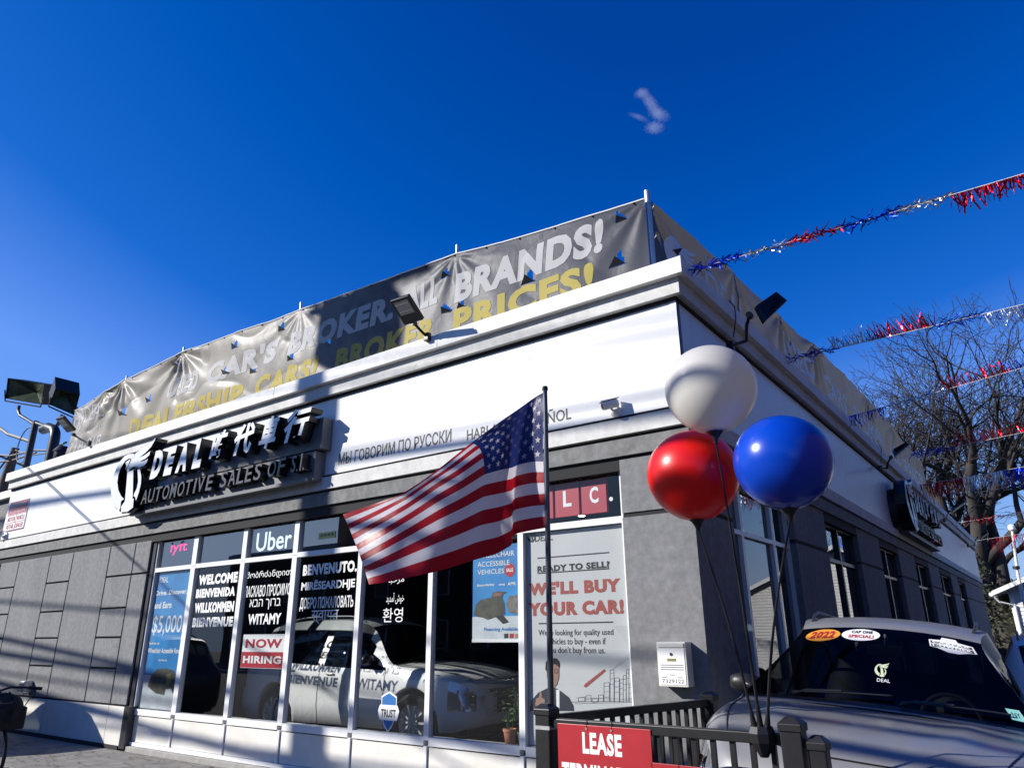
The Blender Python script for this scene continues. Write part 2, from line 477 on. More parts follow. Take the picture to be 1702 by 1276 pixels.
mb = MB(); mb.box(mx_[0], mx_[-1], 0.13, 0.20, 0.1, 0.5); part('bulkhead_back', mb, M['interior'])
mb = MB(); mb.box(-9.45, -0.86, 0.135, 0.34, 0.52, 0.56); part('window_ledge', mb, M['base_white'])

# right facade: pillars and windows
wins = [(1.01, 3.20, (1.48, 2.55), 0.95), (4.80, 6.90, (5.87,), 0.5), (8.72, 10.67, (9.68,), 0.5), (12.7, 14.8, (13.7,), 0.1), (16.7, 19.2, (17.9,), 0.5), (20.8, 22.9, (21.9,), 0.5)]
prev = 0.283
for a, b, ms, sill in wins + [(YB, YB, (), 0)]:
    mb = MB(); mb.box(XR - 0.28, XR, prev, a, 0.0, 2.675); part('pillar', mb, M['stucco_grey'])
    mb = MB(); mb.box(XR - 0.28, XR, prev, a, 2.72, 3.272); part('pillar_cap', mb, M['stucco_grey'])
    mb = MB(); mb.box(XR - 0.28, XR - 0.015, prev, a, 2.675, 2.72); part('pillar_joint', mb, M['groove'])
    prev = b
for a, b, ms, sill in wins:
    xg = XR - 0.13
    mb = MB(); mb.box(XR - 0.20, XR - 0.06, a, b, 0.0, sill)
    part('window_apron', mb, M['stucco_grey'])
    mb = MB(); mb.box(XR - 0.28, XR - 0.02, a, b, 3.16, 3.272); part('lintel', mb, M['stucco_grey'])
    ed = [a] + list(ms) + [b]
    for y0, y1 in zip(ed[:-1], ed[1:]):
        for z0, z1 in ((sill + 0.05, 2.60), (2.65, 3.12)):
            mb = MB()
            mb.box(xg - 0.03, xg + 0.05, y0 + 0.001, y0 + 0.035, z0 - 0.025, z1 + 0.025)
            mb.box(xg - 0.03, xg + 0.05, y1 - 0.035, y1 - 0.001, z0 - 0.025, z1 + 0.025)
            mb.box(xg - 0.028, xg + 0.048, y0 + 0.035, y1 - 0.035, z0 - 0.025, z0)
            mb.box(xg - 0.028, xg + 0.048, y0 + 0.035, y1 - 0.035, z1, z1 + 0.025)
            fr = part('window', mb, M['alu'] if a < 4 else M['dark_alu'])
            g = MB(); g.box(xg, xg + 0.004, y0 + 0.035, y1 - 0.035, z0, z1); g.build('pane', M['glass_side'], fr)
# low wing left of the main front
NB = thing('low_wing', 'low grey annex joining the far left end of the dealership', 'building', (0, 0, 0))
mb = MB(); mb.box(-24, XL - 0.06, 0.30, 12, 0, 4.75); mb.build('wall', M['stucco_mid'], NB)
mb = MB(); mb.box(-24.1, XL - 0.06, 0.18, 12, 4.753, 4.93); mb.build('coping', M['stucco_white'], NB)

# lamps in the showroom ceiling
em = mat('lamp_glow', (1.0, 0.96, 0.88), 0.5, emis=9.0)
first = None
k = 0
for (x, y) in ((-4.9, 4.2), (-4.4, 5.4), (-3.7, 4.3), (-3.3, 6.2), (-2.3, 3.2), (-2.6, 2.2), (-5.6, 6.6), (-1.4, 5.0)):
    if first is None:
        first = thing('ceiling_light', 'small round ceiling downlight glowing inside the dark showroom', 'light', (x, y, 3.15), group='downlights in the showroom ceiling')
        mb = MB(); mb.cyl((0, 0, -0.012), (0, 0, 0), 0.05, 12); mb.build('diffuser', em, first)
        mb = MB(); mb.lathe([(0.052, 0), (0.07, 0), (0.07, -0.014), (0.052, -0.014)], 16); mb.build('trim_ring', M['white'], first)
    else:
        c = copy_tree(first); c.location = (x, y, 3.15)
def rebase(root, c):
    c = Vector(c)
    for ch in root.children: ch.location = Vector(ch.location) - c
    root.location = c
    return root
def fpx(pts, y):
    return [(FY(a, b, y).x, FY(a, b, y).z) for a, b in pts]
def zpts(pts, s, ox, oy):
    return [(ox + a / s, oy + b / s) for a, b in pts]

# ------------------------------------------------------------------ the winged emblem, traced once in its own plane
Z = lambda pts: zpts(pts, 7.089, 180, 690)
EMB_PX = [
 Z([(320,462),(285,452),(240,456),(190,482),(140,540),(95,620),(50,740),(26,860),(40,990),(80,1075),(125,1125),(140,1090),(150,1010),(185,985),(150,950),(118,880),(106,790),(118,700),(150,610),(200,535),(245,507),(290,512),(318,490)]),
 Z([(225,668),(295,642),(290,870),(285,985),(300,978),(290,1085),(225,1135),(150,1140),(150,1075),(195,1010),(207,880)]),
 Z([(342,640),(373,636),(388,720),(384,805),(360,905),(325,1005),(318,962),(297,952),(303,925),(335,860),(351,780),(348,700)]),
 Z([(557,262),(545,300),(505,370),(440,438),(360,500),(430,468),(495,420),(484,466),(440,508),(372,543),(420,538),(468,512),(450,560),(418,595),(368,610),(300,604),(258,628),(230,668),(214,638),(240,596),(275,510),(330,440),(430,375),(510,318)]),
 Z([(204,552),(262,512),(224,615),(203,638),(212,600)]),
]
YS = -0.38
EMB = [fpx(p, YS) for p in EMB_PX]
_ex = [a for p in EMB for a, b in p]; _ez = [b for p in EMB for a, b in p]
E0, E1, F0, F1 = min(_ex), max(_ex), min(_ez), max(_ez)
def emblem(box):
    x0, x1, z0, z1 = box
    return [[(x0 + (a - E0) / (E1 - E0) * (x1 - x0), z0 + (b - F0) / (F1 - F0) * (z1 - z0)) for a, b in p] for p in EMB]

def offset_ring(box): pass

# ------------------------------------------------------------------ channel letter sign
S1 = thing('dealership_sign', 'raised white channel letters and winged emblem on grey raceway boxes above the storefront windows', 'sign', (0, 0, 0))
M['letter_side'] = mat('letter_return', (0.012, 0.012, 0.014), 0.25)
M['raceway'] = mat('raceway_grey', (0.13, 0.135, 0.14), 0.5, var=0.1, vscale=5)
M['greyface'] = mat('grey_letter_face', (0.10, 0.095, 0.10), 0.25, coat=0.3)
mb = MB(); mb.box(-8.55, -5.22, -0.19, -0.013, 4.02, 4.46); mb.build('raceway_box', M['raceway'], S1, bevel=0.005)
mb = MB(); mb.box(-10.1, -5.32, -0.19, -0.013, 3.60, 4.0); mb.build('raceway_box', M['raceway'], S1, bevel=0.005)
mb = MB(); mb.box(-10.1, -5.4, -0.24, -0.19, 3.585, 3.63); mb.build('raceway_lip', M['raceway'], S1)
def channel(name, s, box, yf, yb, face, parent, label=None, **kw):
    """solid letter: dark returns, coloured face"""
    v, f = text_fit(s, *box, extrude=1.0, **kw)
    mb = MB()
    vv = [(a, yf if d > 0 else yb, b) for a, b, d in v]
    for q in f:
        fr = all(v[i][2] > 0 for i in q)
        mb.mat(0 if fr else 1).add([], []) if False else None
        mb.f.append(list(q)); mb.mi.append(0 if fr else 1)
    mb.v = vv
    return mb.build(name, [face, M['letter_side']], parent, label=label)
def pxbox(bl, tr, y): return fbox(bl, tr, y)
yf = -0.37
# DEAL, letter by letter
Zs = lambda a, b: (180 + a / 7.089, 690 + b / 7.089)
for ch, bl, tr in (('D', (482, 757), (655, 412)), ('E', (640, 722), (812, 352)), ('A', (780, 690), (955, 318)), ('L', (975, 640), (1130, 275))):
    b = fbox(Zs(*bl), Zs(*tr), yf)
    lo = FY(*Zs(482, 757), yf).z; hi = FY(*Zs(1075, 275), yf).z
    channel('letter', ch, (b[0], b[1] - 0.0, lo, hi), yf, -0.17, M['whiteface'], S1, bold=0.065, shear=0.22)
Zc = lambda a, b: (340 + a / 6.717, 660 + b / 6.717)
zlo = FY(*Zc(150, 700), yf).z; zhi = FY(*Zc(1140, 100), yf).z
for ch, l, r in (('時', 55, 270), ('代', 320, 570), ('車', 600, 840), ('行', 875, 1190)):
    a = FY(*Zc(l, 640 - l * 0.18), yf).x; b = FY(*Zc(r, 400 - r * .18), yf).x
    channel('letter', ch, (a, b, zlo, zhi), yf, -0.17, M['whiteface'], S1, bold=0.034, shear=0.28)
a = FY(*Zs(345, 1065), yf); b = FY(*Zc(1100, 780), yf)
zb = (a.z + b.z) / 2
h = FY(*Zs(410, 890), yf).z - FY(*Zs(345, 1065), yf).z
words = ('AUTOMOTIVE', 'SALES', 'OF', 'S.I.')
spans = ((Zs(345, 1065), Zs(1215, 705)), (Zc(135, 1010), Zc(615, 735)), (Zc(670, 890), Zc(885, 670)), (Zc(930, 835), Zc(1105, 615)))
for wd, (bl, tr) in zip(words, spans):
    x0 = FY(*bl, yf).x; x1 = FY(*tr, yf).x
    v, f = text_fit(wd, x0, x1, 0, h, bold=0.012, shear=0.12)
    # one part for each letter
    n = len(wd)
    wts = [1.0 if c not in 'I.' else 0.45 for c in wd]; tot = sum(wts) + 0.18 * (n - 1); cx = x0
    for c, wt in zip(wd, wts):
        wd_ = (x1 - x0) * wt / tot
        hh = h if c != '.' else h * 0.16
        channel('small_letter', c, (cx, cx + wd_ * (0.5 if c == '.' else 1), zb, zb + hh), -0.33, -0.195, M['greyface'], S1, bold=0.012, shear=0.12)
        cx += wd_ + (x1 - x0) * 0.18 / tot
mb = MB()
for p in EMB:
    n = len(p)
    base = len(mb.v)
    mb.v += [(a, YS, b) for a, b in p] + [(a, -0.16, b) for a, b in p]
    mb.f.append(list(range(base, base + n))); mb.mi.append(0)
    mb.f.append([base + n + i for i in reversed(range(n))]); mb.mi.append(1)
    for i in range(n):
        j = (i + 1) % n
        mb.f.append([base + i, base + n + i, base + n + j, base + j]); mb.mi.append(1)
mb.build('winged_emblem', [M['whiteface'], M['letter_side']], S1)
mb = MB()
for p in EMB:
    ca = sum(q[0] for q in p) / len(p); cb = sum(q[1] for q in p) / len(p)
    mb.prism([(a + (.022 if a > ca else -.022), b + (.022 if b > cb else -.022)) for a, b in p], front(-.352), 0, .002)
mb.build('emblem_edge', M['letter_side'], S1)
# dark backer behind the emblem
ring = [(E0 + (E1 - E0) * (0.36 + 0.33 * math.cos(t)), F0 + (F1 - F0) * (0.38 + 0.36 * math.sin(t))) for t in [k * PI / 18 for k in range(36)]]
mb = MB(); mb.prism(ring, lambda a, b, d: (a, d, b), -0.17, -0.013); mb.build('emblem_backer', M['letter_side'], S1)
rebase(S1, (-7.9, 0, 3.6))
S2 = copy_tree(S1)
S2.rotation_euler = (0, 0, PI / 2); S2.location = (XR, 13.1, 3.6)
S2['label'] = 'channel letter sign high on the shaded side wall above the parked grey vehicle'

# ------------------------------------------------------------------ print on the white panels
tx = front(-0.0135)
put_text('wall_lettering', 'МЫ ГОВОРИМ ПО РУССКИ', (-5.05, -3.04, 3.79, 3.955), tx, M['ink'], B, 'black Russian wall lettering', bold=0.016)
put_text('wall_lettering', 'HABLAMOS ESPAÑOL', (-2.80, -1.36, 3.765, 3.925), tx, M['ink'], B, 'black Spanish wall lettering', bold=0.016)
NY = thing('registration_sign', 'small pink and white motor vehicle dealer sign at the far left of the band', 'sign', (0, 0, 0))
pinkred = mat('faded_red_print', (0.42, 0.12, 0.14), 0.5, var=0.15, vscale=4)
mb = MB(); mb.box(-16.06, -15.08, -0.028, -0.0125, 3.86, 4.50); mb.build('sign_board', M['white'], NY)
mb = MB(); mb.box(-16.05, -15.09, -0.0295, -0.0282, 4.215, 4.49); mb.build('red_field', pinkred, NY)
f_ = front(-0.0305)
ff = front(-0.0302)
put_text('lettering', 'REGISTERED', (-15.98, -15.16, 4.375, 4.455), f_, M['white'], NY)
put_text('lettering', 'STATE OF NEW YORK', (-15.98, -15.16, 4.24, 4.29), f_, M['white'], NY)
for s, x0, x1, z0 in (('MOTOR', -16.0, -15.6, 4.06), ('VEHICLE', -15.54, -15.13, 4.06), ('RETAIL', -16.0, -15.6, 3.90), ('DEALER', -15.54, -15.13, 3.90)):
    put_text('lettering', s, (x0, x1, z0, z0 + 0.10), f_, pinkred, NY, bold=0.03)
mb = MB()
for z in (4.03, 4.20, 3.865): mb.box(-16.05, -15.09, -0.0299, -0.0282, z - 0.008, z + 0.008)
mb.box(-15.575, -15.555, -0.0299, -0.0282, 3.88, 4.2); mb.build('ruling', pinkred, NY)
rebase(NY, (-15.57, 0, 3.86))

# ------------------------------------------------------------------ window lettering (outside of the glass)
def wl(s, bl, tr, label, pane, m=None, y=0.0985, **kw):
    return put_text('window_lettering', s, fbox(bl, tr, y), front(y), m or M['white'], pane, label, **kw)
frs = [p[0] for p in PANES]
def frame_of(bay, top): return frs[bay * 2 + (1 if top else 0)]
f1 = frame_of(1, 0); f2 = frame_of(2, 0); f3 = frame_of(3, 0); f4 = frame_of(4, 0)
wl('WELCOME', (329.3, 972.5), (396, 949.3), 'white WELCOME lettering', f1, bold=0.06)
wl('BIENVENIDA', (325, 993.7), (391.8, 973.9), 'white BIENVENIDA lettering', f1, bold=0.06)
wl('WILLKOMMEN', (322.5, 1018.7), (389.8, 997.8), 'white WILLKOMMEN lettering', f1, bold=0.06)
wl('BIENVENUE', (319, 1042), (388, 1023.8), 'white BIENVENUE lettering', f1, bold=0.06)
wl('მობრძანდით', (409, 964.5), (485, 943.5), 'white Georgian welcome', f2)
wl('ЛАСКАВО ПРОСИМО', (405.5, 992.7), (484, 968), 'white Ukrainian welcome', f2, bold=0.01)
wl('אבה ךורב', (414, 1013.5), (467, 993), 'white Hebrew welcome', f2)
wl('WITAMY', (411.3, 1038), (468, 1018), 'white Polish welcome', f2, bold=0.03)
wl('BENVENUTO.', (503, 956.8), (594, 930), 'white Italian welcome', f3, bold=0.05)
wl('MIRËSEARDHJE', (500, 985), (590.6, 958), 'white Albanian welcome', f3, bold=0.03)
wl('ДОБРО ПОЖАЛОВАТЬ', (497.4, 1015.5), (588, 988), 'white Russian welcome', f3, bold=0.02)
wl('स्वागत', (516.5, 1037), (563, 1012.5), 'white Hindi welcome', f3)
wl('ﺎﺒﺣﺮﻣ', (645.5, 971), (672, 956), 'white Arabic welcome', f4)
wl('ﺪﯾﺪﻣﺁ ﺵﻮﺧ', (641.6, 1004), (672, 984), 'white Persian welcome', f4)
wl('환영', (635.8, 1034), (670, 1009), 'white Korean welcome', f4)
wl('Uber', (424.5, 917), (486.4, 877.6), 'white ride-hailing name', frame_of(2, 1), m=mat('pale_blue_print', (0.62, 0.78, 0.84), 0.5), bold=0.012)
pinkm = mat('pink_print', (0.75, 0.05, 0.30), 0.5)
wl('lyft', (282, 923), (313, 897), 'pink ride-hailing name', frame_of(0, 1), m=pinkm, bold=0.02)
# little plates and stickers
def plate(name, label, cat, bl, tr, y, m, th=0.003):
    t = thing(name, label, cat, (0, 0, 0))
    b = fbox(bl, tr, y)
    mb = MB(); mb.box(b[0], b[1], y, y + th, b[2], b[3]); mb.build('sheet', m, t)
    return t, b
yel = mat('pale_yellow', (0.72, 0.62, 0.20), 0.5)
t, b = plate('number_plate', 'small yellow house number plate 2033 in the upper window row', 'sign', (529, 896), (557.5, 882), 0.092, yel)
put_text('digits', '2033', (b[0] + .03, b[1] - .03, b[2] + .03, b[3] - .02), front(0.0915), M['ink'], t, bold=.04); rebase(t, (b[0], 0.09, b[2]))
redm = mat('sign_red', (0.42, 0.018, 0.035), 0.45)
t, b = plate('hiring_sign', 'white and red NOW HIRING sign taped inside the third window', 'sign', (399, 1109), (475, 1053), 0.107, M['white'])
zm = (b[2] + b[3]) / 2 - 0.01
mb = MB(); mb.box(b[0] + .004, b[1] - .004, 0.1055, 0.107, b[2] + 0.005, zm); mb.build('red_field', redm, t)
put_text('lettering', 'NOW', (b[0] + .07, b[1] - .06, zm + .05, b[3] - .06), front(0.1055), redm, t, bold=0.04)
put_text('lettering', 'HIRING', (b[0] + .05, b[1] - .05, b[2] + .06, zm - .05), front(0.1045), M['white'], t, bold=0.04)
rebase(t, (b[0], 0.107, b[2]))
bluem = mat('shield_blue', (0.03, 0.16, 0.42), 0.4)
t = thing('trust_decal', 'blue and white shield decal reading TRUST low in the fifth window', 'decal', (0, 0, 0))
c = FY(646, 1182, 0.0985)
def sh(sx, sy): return [(c.x + a * sx, c.z + b * sy) for a, b in ((-.85, .75), (0, 1), (.85, .75), (.85, -.1), (.5, -.65), (0, -1), (-.5, -.65), (-.85, -.1))]
mb = MB(); mb.prism(sh(.145, .215), front(0.0975), 0, 0.001); mb.build('shield_border', M['white'], t)
mb = MB(); mb.prism(sh(.13, .195), front(0.0962), 0, 0.001); mb.build('shield', bluem, t)
mb = MB(); mb.prism([(c.x + a, c.z + b) for a, b in ((-.17, .01), (-.14, .07), (.14, .07), (.17, .01), (.14, -.09), (-.14, -.09))], front(0.0948), 0, .001); mb.build('banner_strip', M['white'], t)
put_text('lettering', 'TRUST', (c.x - .12, c.x + .12, c.z - .06, c.z + .025), front(0.0932), M['ink'], t, bold=.03)
rebase(t, (c.x, .097, c.z - .25))
# red boxes with T L C in the right hand transom
t = thing('letter_board', 'three dark red letter boxes reading T L C in the right hand upper window', 'sign', (0, 0, 0))
x0 = FY(880, 850, .115).x; x1 = FY(1010, 820, .115).x; z0 = FY(950, 857, .115).z; z1 = FY(950, 800, .115).z
n = 3
for k, s in enumerate('TLC'):
    a = x0 + (x1 - x0) * k / n + .015; b = x0 + (x1 - x0) * (k + 1) / n - .015
    mb = MB(); mb.box(a, b, .110, .15, z0, z1); o = mb.build('letter_box', redm, t)
    q = put_text('letter', s, (a + .10, b - .09, z0 + .10, z1 - .09), front(0.1085), M['white'], o, bold=.03)
mb = MB(); mb.lathe([(0.001, -.003), (0.022, -.003), (0.022, 0.0)], 12, (x1 + .04, .108, z0 + .12), 'Y'); mb.build('full_stop', M['white'], t)
rebase(t, (x0, .11, z0))

# ------------------------------------------------------------------ posters hung inside the glass
YP = 0.112
def poster(name, label, box, m):
    t = thing(name, label, 'poster', (0, 0, 0))
    mb = MB(); mb.box(box[0], box[1], YP, YP + .003, box[2], box[3]); mb.build('sheet', m, t)
    return t
def pp(name, pts, m, t, y):          # flat print outline given by sight lines onto the sheet
    mb = MB(); mb.prism(fpx(pts, y), front(y), 0, 0.0008); return mb.build(name, m, t)
skyblue = mat('poster_blue', (0.03, 0.27, 0.60), 0.45, var=0.35, vscale=1.6, dirt=(0.015, 0.15, 0.40))
# 1: Drive. Discover, and Earn $5,000
t = poster('promotion_poster', 'tall blue poster advertising $5,000 savings in the first window', (-9.495, -8.47, 0.60, 2.63), skyblue)
snow = mat('poster_snow', (0.52, 0.56, 0.58), 0.5, var=0.15, vscale=5)
g = FY(270, 1122, YP)
mb = MB(); mb.box(-9.495, -8.47, YP - .0012, YP - .0002, 0.60, g.z); mb.build('ground_field', snow, t)
K = [('IDEAL', (265, 968.5), (281, 957.5), 0.01), ('Drive. Discover,', (259, 991), (312, 977.6), .035), ('and Earn', (256, 1011.5), (286, 998.8), .035), ('$5,000', (251, 1056), (304.7, 1021), .01), ('Savings on', (247.5, 1072), (265.5, 1066), .02), ('Wheelchair Accessible Vans', (245.5, 1084.5), (298.7, 1076.5), .02), ('Test drive now', (263, 1098), (278, 1094.5), .01)]
for s, bl, tr, bo in K:
    put_text('lettering', s, fbox(bl, tr, YP), front(YP - .002), M['white'], t, bold=bo)
vd = mat('van_print_dark', (0.02, 0.022, 0.022), 0.5, var=0.6, vscale=9, dirt=(0.10, 0.10, 0.07))
pp('van_picture', zpts([(130, 960), (150, 900), (195, 858), (270, 850), (330, 870), (343, 930), (340, 1000), (300, 1010), (262, 1015), (250, 1062), (180, 1045), (140, 1010), (120, 990)], 4.725, 220, 930), vd, t, YP - .002)
vg = mat('van_print_yellow', (0.22, 0.20, 0.06), 0.5)
pp('van_ramp', zpts([(262, 900), (300, 890), (305, 960), (270, 985)], 4.725, 220, 930), vg, t, YP - .0032)
pp('van_door', zpts([(300, 1000), (335, 985), (338, 1035), (318, 1048)], 4.725, 220, 930), M['ink'], t, YP - .0032)
rebase(t, (-8.9, YP, .6))
# 2: wheelchair accessible vehicles
bx_ = fbox((785, 1067), (863, 905), YP)
t = poster('vehicle_poster', 'blue poster for wheelchair accessible vehicles hanging beside the flag', (bx_[0], bx_[1], bx_[2], 2.55), skyblue)
g = FY(820, 1024, YP)
mb = MB(); mb.box(bx_[0], bx_[1], YP - .0012, YP - .0002, bx_[2], g.z); mb.build('ground_field', snow, t)
mb = MB(); mb.box(bx_[0], bx_[1], YP - .006, YP - .0014, bx_[2], bx_[2] + .03); mb.build('hem_bar', M['white'], t)
for s, bl, tr, bo, m_ in (('WHEELCHAIR', (793, 928), (855, 914), 0, M['white']), ('ACCESSIBLE', (794, 942.3), (847, 929.8), 0, M['white']), ('VEHICLES', (794, 955), (838, 944), 0, M['white']), ('BraunAbility', (793.6, 975.5), (822, 969), .02, M['white']), ('vmi', (829, 973), (839, 968.5), .02, M['white']), ('AMS', (844, 972.5), (857, 966.5), .02, M['white']), ('Financing Available', (804.5, 1050), (861, 1041.5), .03, bluem)):
    put_text('lettering', s, fbox(bl, tr, YP), front(YP - .0022), m_, t, bold=bo)
c = FY(847.4, 947, YP)
mb = MB(); mb.prism([(c.x + .068 * math.cos(a * PI / 12) * (1 + .08 * (a % 2)), c.z + .068 * math.sin(a * PI / 12) * (1 + .08 * (a % 2))) for a in range(24)], front(YP - .0012), 0, .0008); mb.build('sale_burst', redm, t)
put_text('lettering', 'SALE', (c.x - .045, c.x + .045, c.z - .018, c.z + .02), front(YP - .003), M['white'], t, bold=.03)
Zp = lambda p: zpts(p, 4.115, 700, 930)
pp('van_picture', Zp([(360, 375), (372, 310), (405, 275), (480, 255), (490, 222), (520, 214), (590, 220), (560, 235), (555, 262), (570, 300), (575, 370), (520, 388), (455, 410), (425, 395), (385, 388)]), vd, t, YP - .0022)
pp('van_ramp', Zp([(505, 385), (560, 378), (600, 425), (560, 437)]), M['ink'], t, YP - .0034)
pp('second_van_picture', Zp([(580, 300), (600, 245), (668, 240), (668, 375), (600, 360)]), mat('van_print_grey', (0.16, 0.15, 0.14), .5, var=.5, vscale=20), t, YP - .0022)
pp('van_tailgate', Zp([(490, 250), (500, 225), (552, 228), (545, 246)]), mat('tail_print', (.25, .1, .1), .5), t, YP - .0034)
for k, m_ in enumerate((M['ink'], redm, mat('ochre_print', (.35, .2, .1), .5))):
    pp('logo_tile', Zp([(568 + k * 37, 535), (568 + k * 37, 505), (595 + k * 37, 503), (595 + k * 37, 533)]), m_, t, YP - .0034)
rebase(t, (bx_[0], YP, bx_[2]))
# 3: WE'LL BUY YOUR CAR!
greyp = mat('poster_grey', (0.56, 0.57, 0.575), 0.5, var=0.05, vscale=2)
t = poster('buying_poster', "tall pale grey poster reading WE'LL BUY YOUR CAR! in the right hand window", (-2.05, -0.885, 0.60, 2.63), greyp)
brick = mat('print_brick_red', (0.36, 0.075, 0.06), 0.5)
Zb = lambda a, b: (840 + a / 2.472, 760 + b / 2.472)
for p in emblem(fbox(Zb(91, 350), Zb(122, 308), YP)):
    pass
mb = MB(); polys_mb(mb, emblem(fbox(Zb(91, 350), Zb(128, 305), YP)), front(YP - .002), 0, .0008); mb.build('emblem_print', M['ink'], t)
for s, bl, tr, bo, m_ in (('DEAL', (122, 346), (195, 312), .01, M['ink']), ('READY TO SELL?', (132, 472), (428, 424), .05, M['ink']), ("WE'LL BUY", (97, 568), (472, 493), .06, brick), ('YOUR CAR!', (95, 652), (485, 581), .06, brick),
        ("We're looking for quality used", (137, 738), (443, 702), .005, M['ink']), ('vehicles to buy - even if', (172, 775), (412, 740), .005, M['ink']), ("you don't buy from us.", (172, 810), (410, 777), .005, M['ink'])):
    put_text('lettering', s, fbox(Zb(*bl), Zb(*tr), YP), front(YP - .0022), m_, t, bold=bo)
for (a, b_) in (((132, 416), (428, 408)), ((132, 478), (428, 470)), ((137, 684), (443, 677))):
    q = fbox(Zb(*a), Zb(*b_), YP); zc = q[2]
    mb = MB(); mb.box(q[0], q[1], YP - .0024, YP - .0016, zc, zc + .011); mb.build('rule', M['ink'], t)
ZB = lambda p: [Zb(*q) for q in p]
pale = mat('poster_pale', (0.50, 0.51, 0.52), .5)
pp('slope_field', ZB([(130, 830), (395, 985), (130, 1010)]), pale, t, YP - .0012) if False else None
pp('sky_shard', ZB([(440, 690), (470, 720), (520, 800), (470, 830), (440, 870), (518, 815), (528, 830), (528, 690)]), pale, t, YP - .0012)
suit = mat('suit_print', (0.012, 0.018, 0.035), .5); skin = mat('skin_print', (0.32, 0.19, 0.14), .5)
pp('suit_picture', ZB([(100, 1040), (105, 1000), (135, 965), (170, 948), (195, 940), (230, 960), (262, 985), (280, 1020), (282, 1040)]), suit, t, YP - .0022)
pp('shirt_picture', ZB([(178, 950), (222, 955), (222, 1038), (190, 1038)]), M['white'], t, YP - .0030)
pp('tie_picture', ZB([(196, 952), (208, 954), (210, 1036), (198, 1036)]), M['ink'], t, YP - .0036)
pp('face_picture', ZB([(168, 860), (180, 845), (205, 842), (220, 860), (220, 900), (212, 930), (196, 950), (180, 930), (170, 900)]), skin, t, YP - .0042)
pp('hair_picture', ZB([(164, 870), (166, 838), (185, 824), (210, 824), (222, 840), (222, 862), (205, 848), (180, 850), (172, 880)]), M['ink'], t, YP - .0050)
for cx in (186, 209):
    mb = MB(); ctr = FY(*Zb(cx, 876), YP - .005)
    pts = [(ctr.x + .020 * math.cos(a * PI / 8), YP - .0052, ctr.z + .020 * math.sin(a * PI / 8)) for a in range(17)]
    mb.tube(pts, .003, 4); mb.build('spectacle_rim', M['ink'], t)
pp('thumb_picture', ZB([(122, 1018), (126, 990), (138, 985), (142, 962), (149, 965), (149, 985), (162, 992), (162, 1012), (150, 1020)]), skin, t, YP - .0036)
pp('red_bar', ZB([(322, 940), (326, 930), (406, 868), (412, 874), (408, 880), (330, 944)]), brick, t, YP - .0022)
line = mat('line_print', (0.10, 0.10, 0.11), .5)
mb = MB()
def pl(p0, p1, wd=.004):
    a = FY(*Zb(*p0), YP); b_ = FY(*Zb(*p1), YP)
    mb.tube([(a.x, YP - .0018, a.z), (b_.x, YP - .0018, b_.z)], wd * .35, 4)
rr = random.Random(5)
for x, top, wd in ((405, 925, 22), (430, 872, 16), (448, 905, 20), (470, 912, 14), (484, 895, 12), (497, 870, 10), (508, 930, 14), (300, 985, 26), (330, 978, 22), (356, 990, 24), (382, 975, 20)):
    pl((x, 1003), (x, top)); pl((x + wd, 1003), (x + wd, top)); pl((x, top), (x + wd, top - 2))
    for k in range(3 if x > 400 else 1): pl((x, top + 15 + k * 22), (x + wd, top + 13 + k * 22), .003)
pl((270, 1003), (522, 998), .006); pl((285, 1010), (522, 1004), .004); pl((290, 985), (522, 992), .003)
mb.build('skyline_picture', line, t)
rebase(t, (-1.47, YP, .6))
# flower pots on the inner ledge
def pot(x, y, s, label, m):
    t = thing('potted_plant', label, 'plant', (x, y, .565))
    mb = MB(); mb.lathe([(.0, 0), (.05 * s, 0), (.068 * s, .12 * s), (.075 * s, .12 * s), (.075 * s, .145 * s), (.062 * s, .145 * s), (.058 * s, .12 * s), (0, .12 * s)], 20); mb.build('pot', m, t, smooth=True)
    mb = MB(); r_ = random.Random(int(x * 100))
    for k in range(7):
        a = r_.uniform(0, 6.3); hh = r_.uniform(.18, .42) * s
        p1 = (.02 * math.cos(a), .02 * math.sin(a), .12 * s); p2 = (.05 * math.cos(a), .04 * math.sin(a), .12 * s + hh * .6); p3 = (.09 * math.cos(a) * s, .05 * math.sin(a), .12 * s + hh)
        mb.tube([p1, p2, p3], .004, 5)
    mb.build('stem', mat('stem_green', (.05, .10, .03), .7), t)
    mb = MB()
    for k in range(40):
        a = r_.uniform(0, 6.3); zz = .12 * s + r_.uniform(.08, .42) * s; rad = r_.uniform(.02, .10) * s
        c = Vector((rad * math.cos(a), rad * .6 * math.sin(a), zz)); u = Vector((r_.uniform(-1, 1), r_.uniform(-1, 1), r_.uniform(-.3, 1))).normalized() * .03; v_ = u.orthogonal().normalized() * .012
        mb.add([c - u, c + v_, c + u, c - v_], [(0, 1, 2, 3)])
    mb.build('foliage', mat('leaf_green', (.05, .09, .03), .6), t, fix=False)
p = FY(848, 1229, .25); pot(p.x, .25, 1.0, 'terracotta pot with a leggy plant on the inner window ledge', mat('terracotta', (.42, .17, .10), .8))
p = FY(864, 1232, .25); pot(p.x + .03, .27, .85, 'small green pot tucked beside the terracotta one', mat('green_pot', (.05, .10, .07), .5))

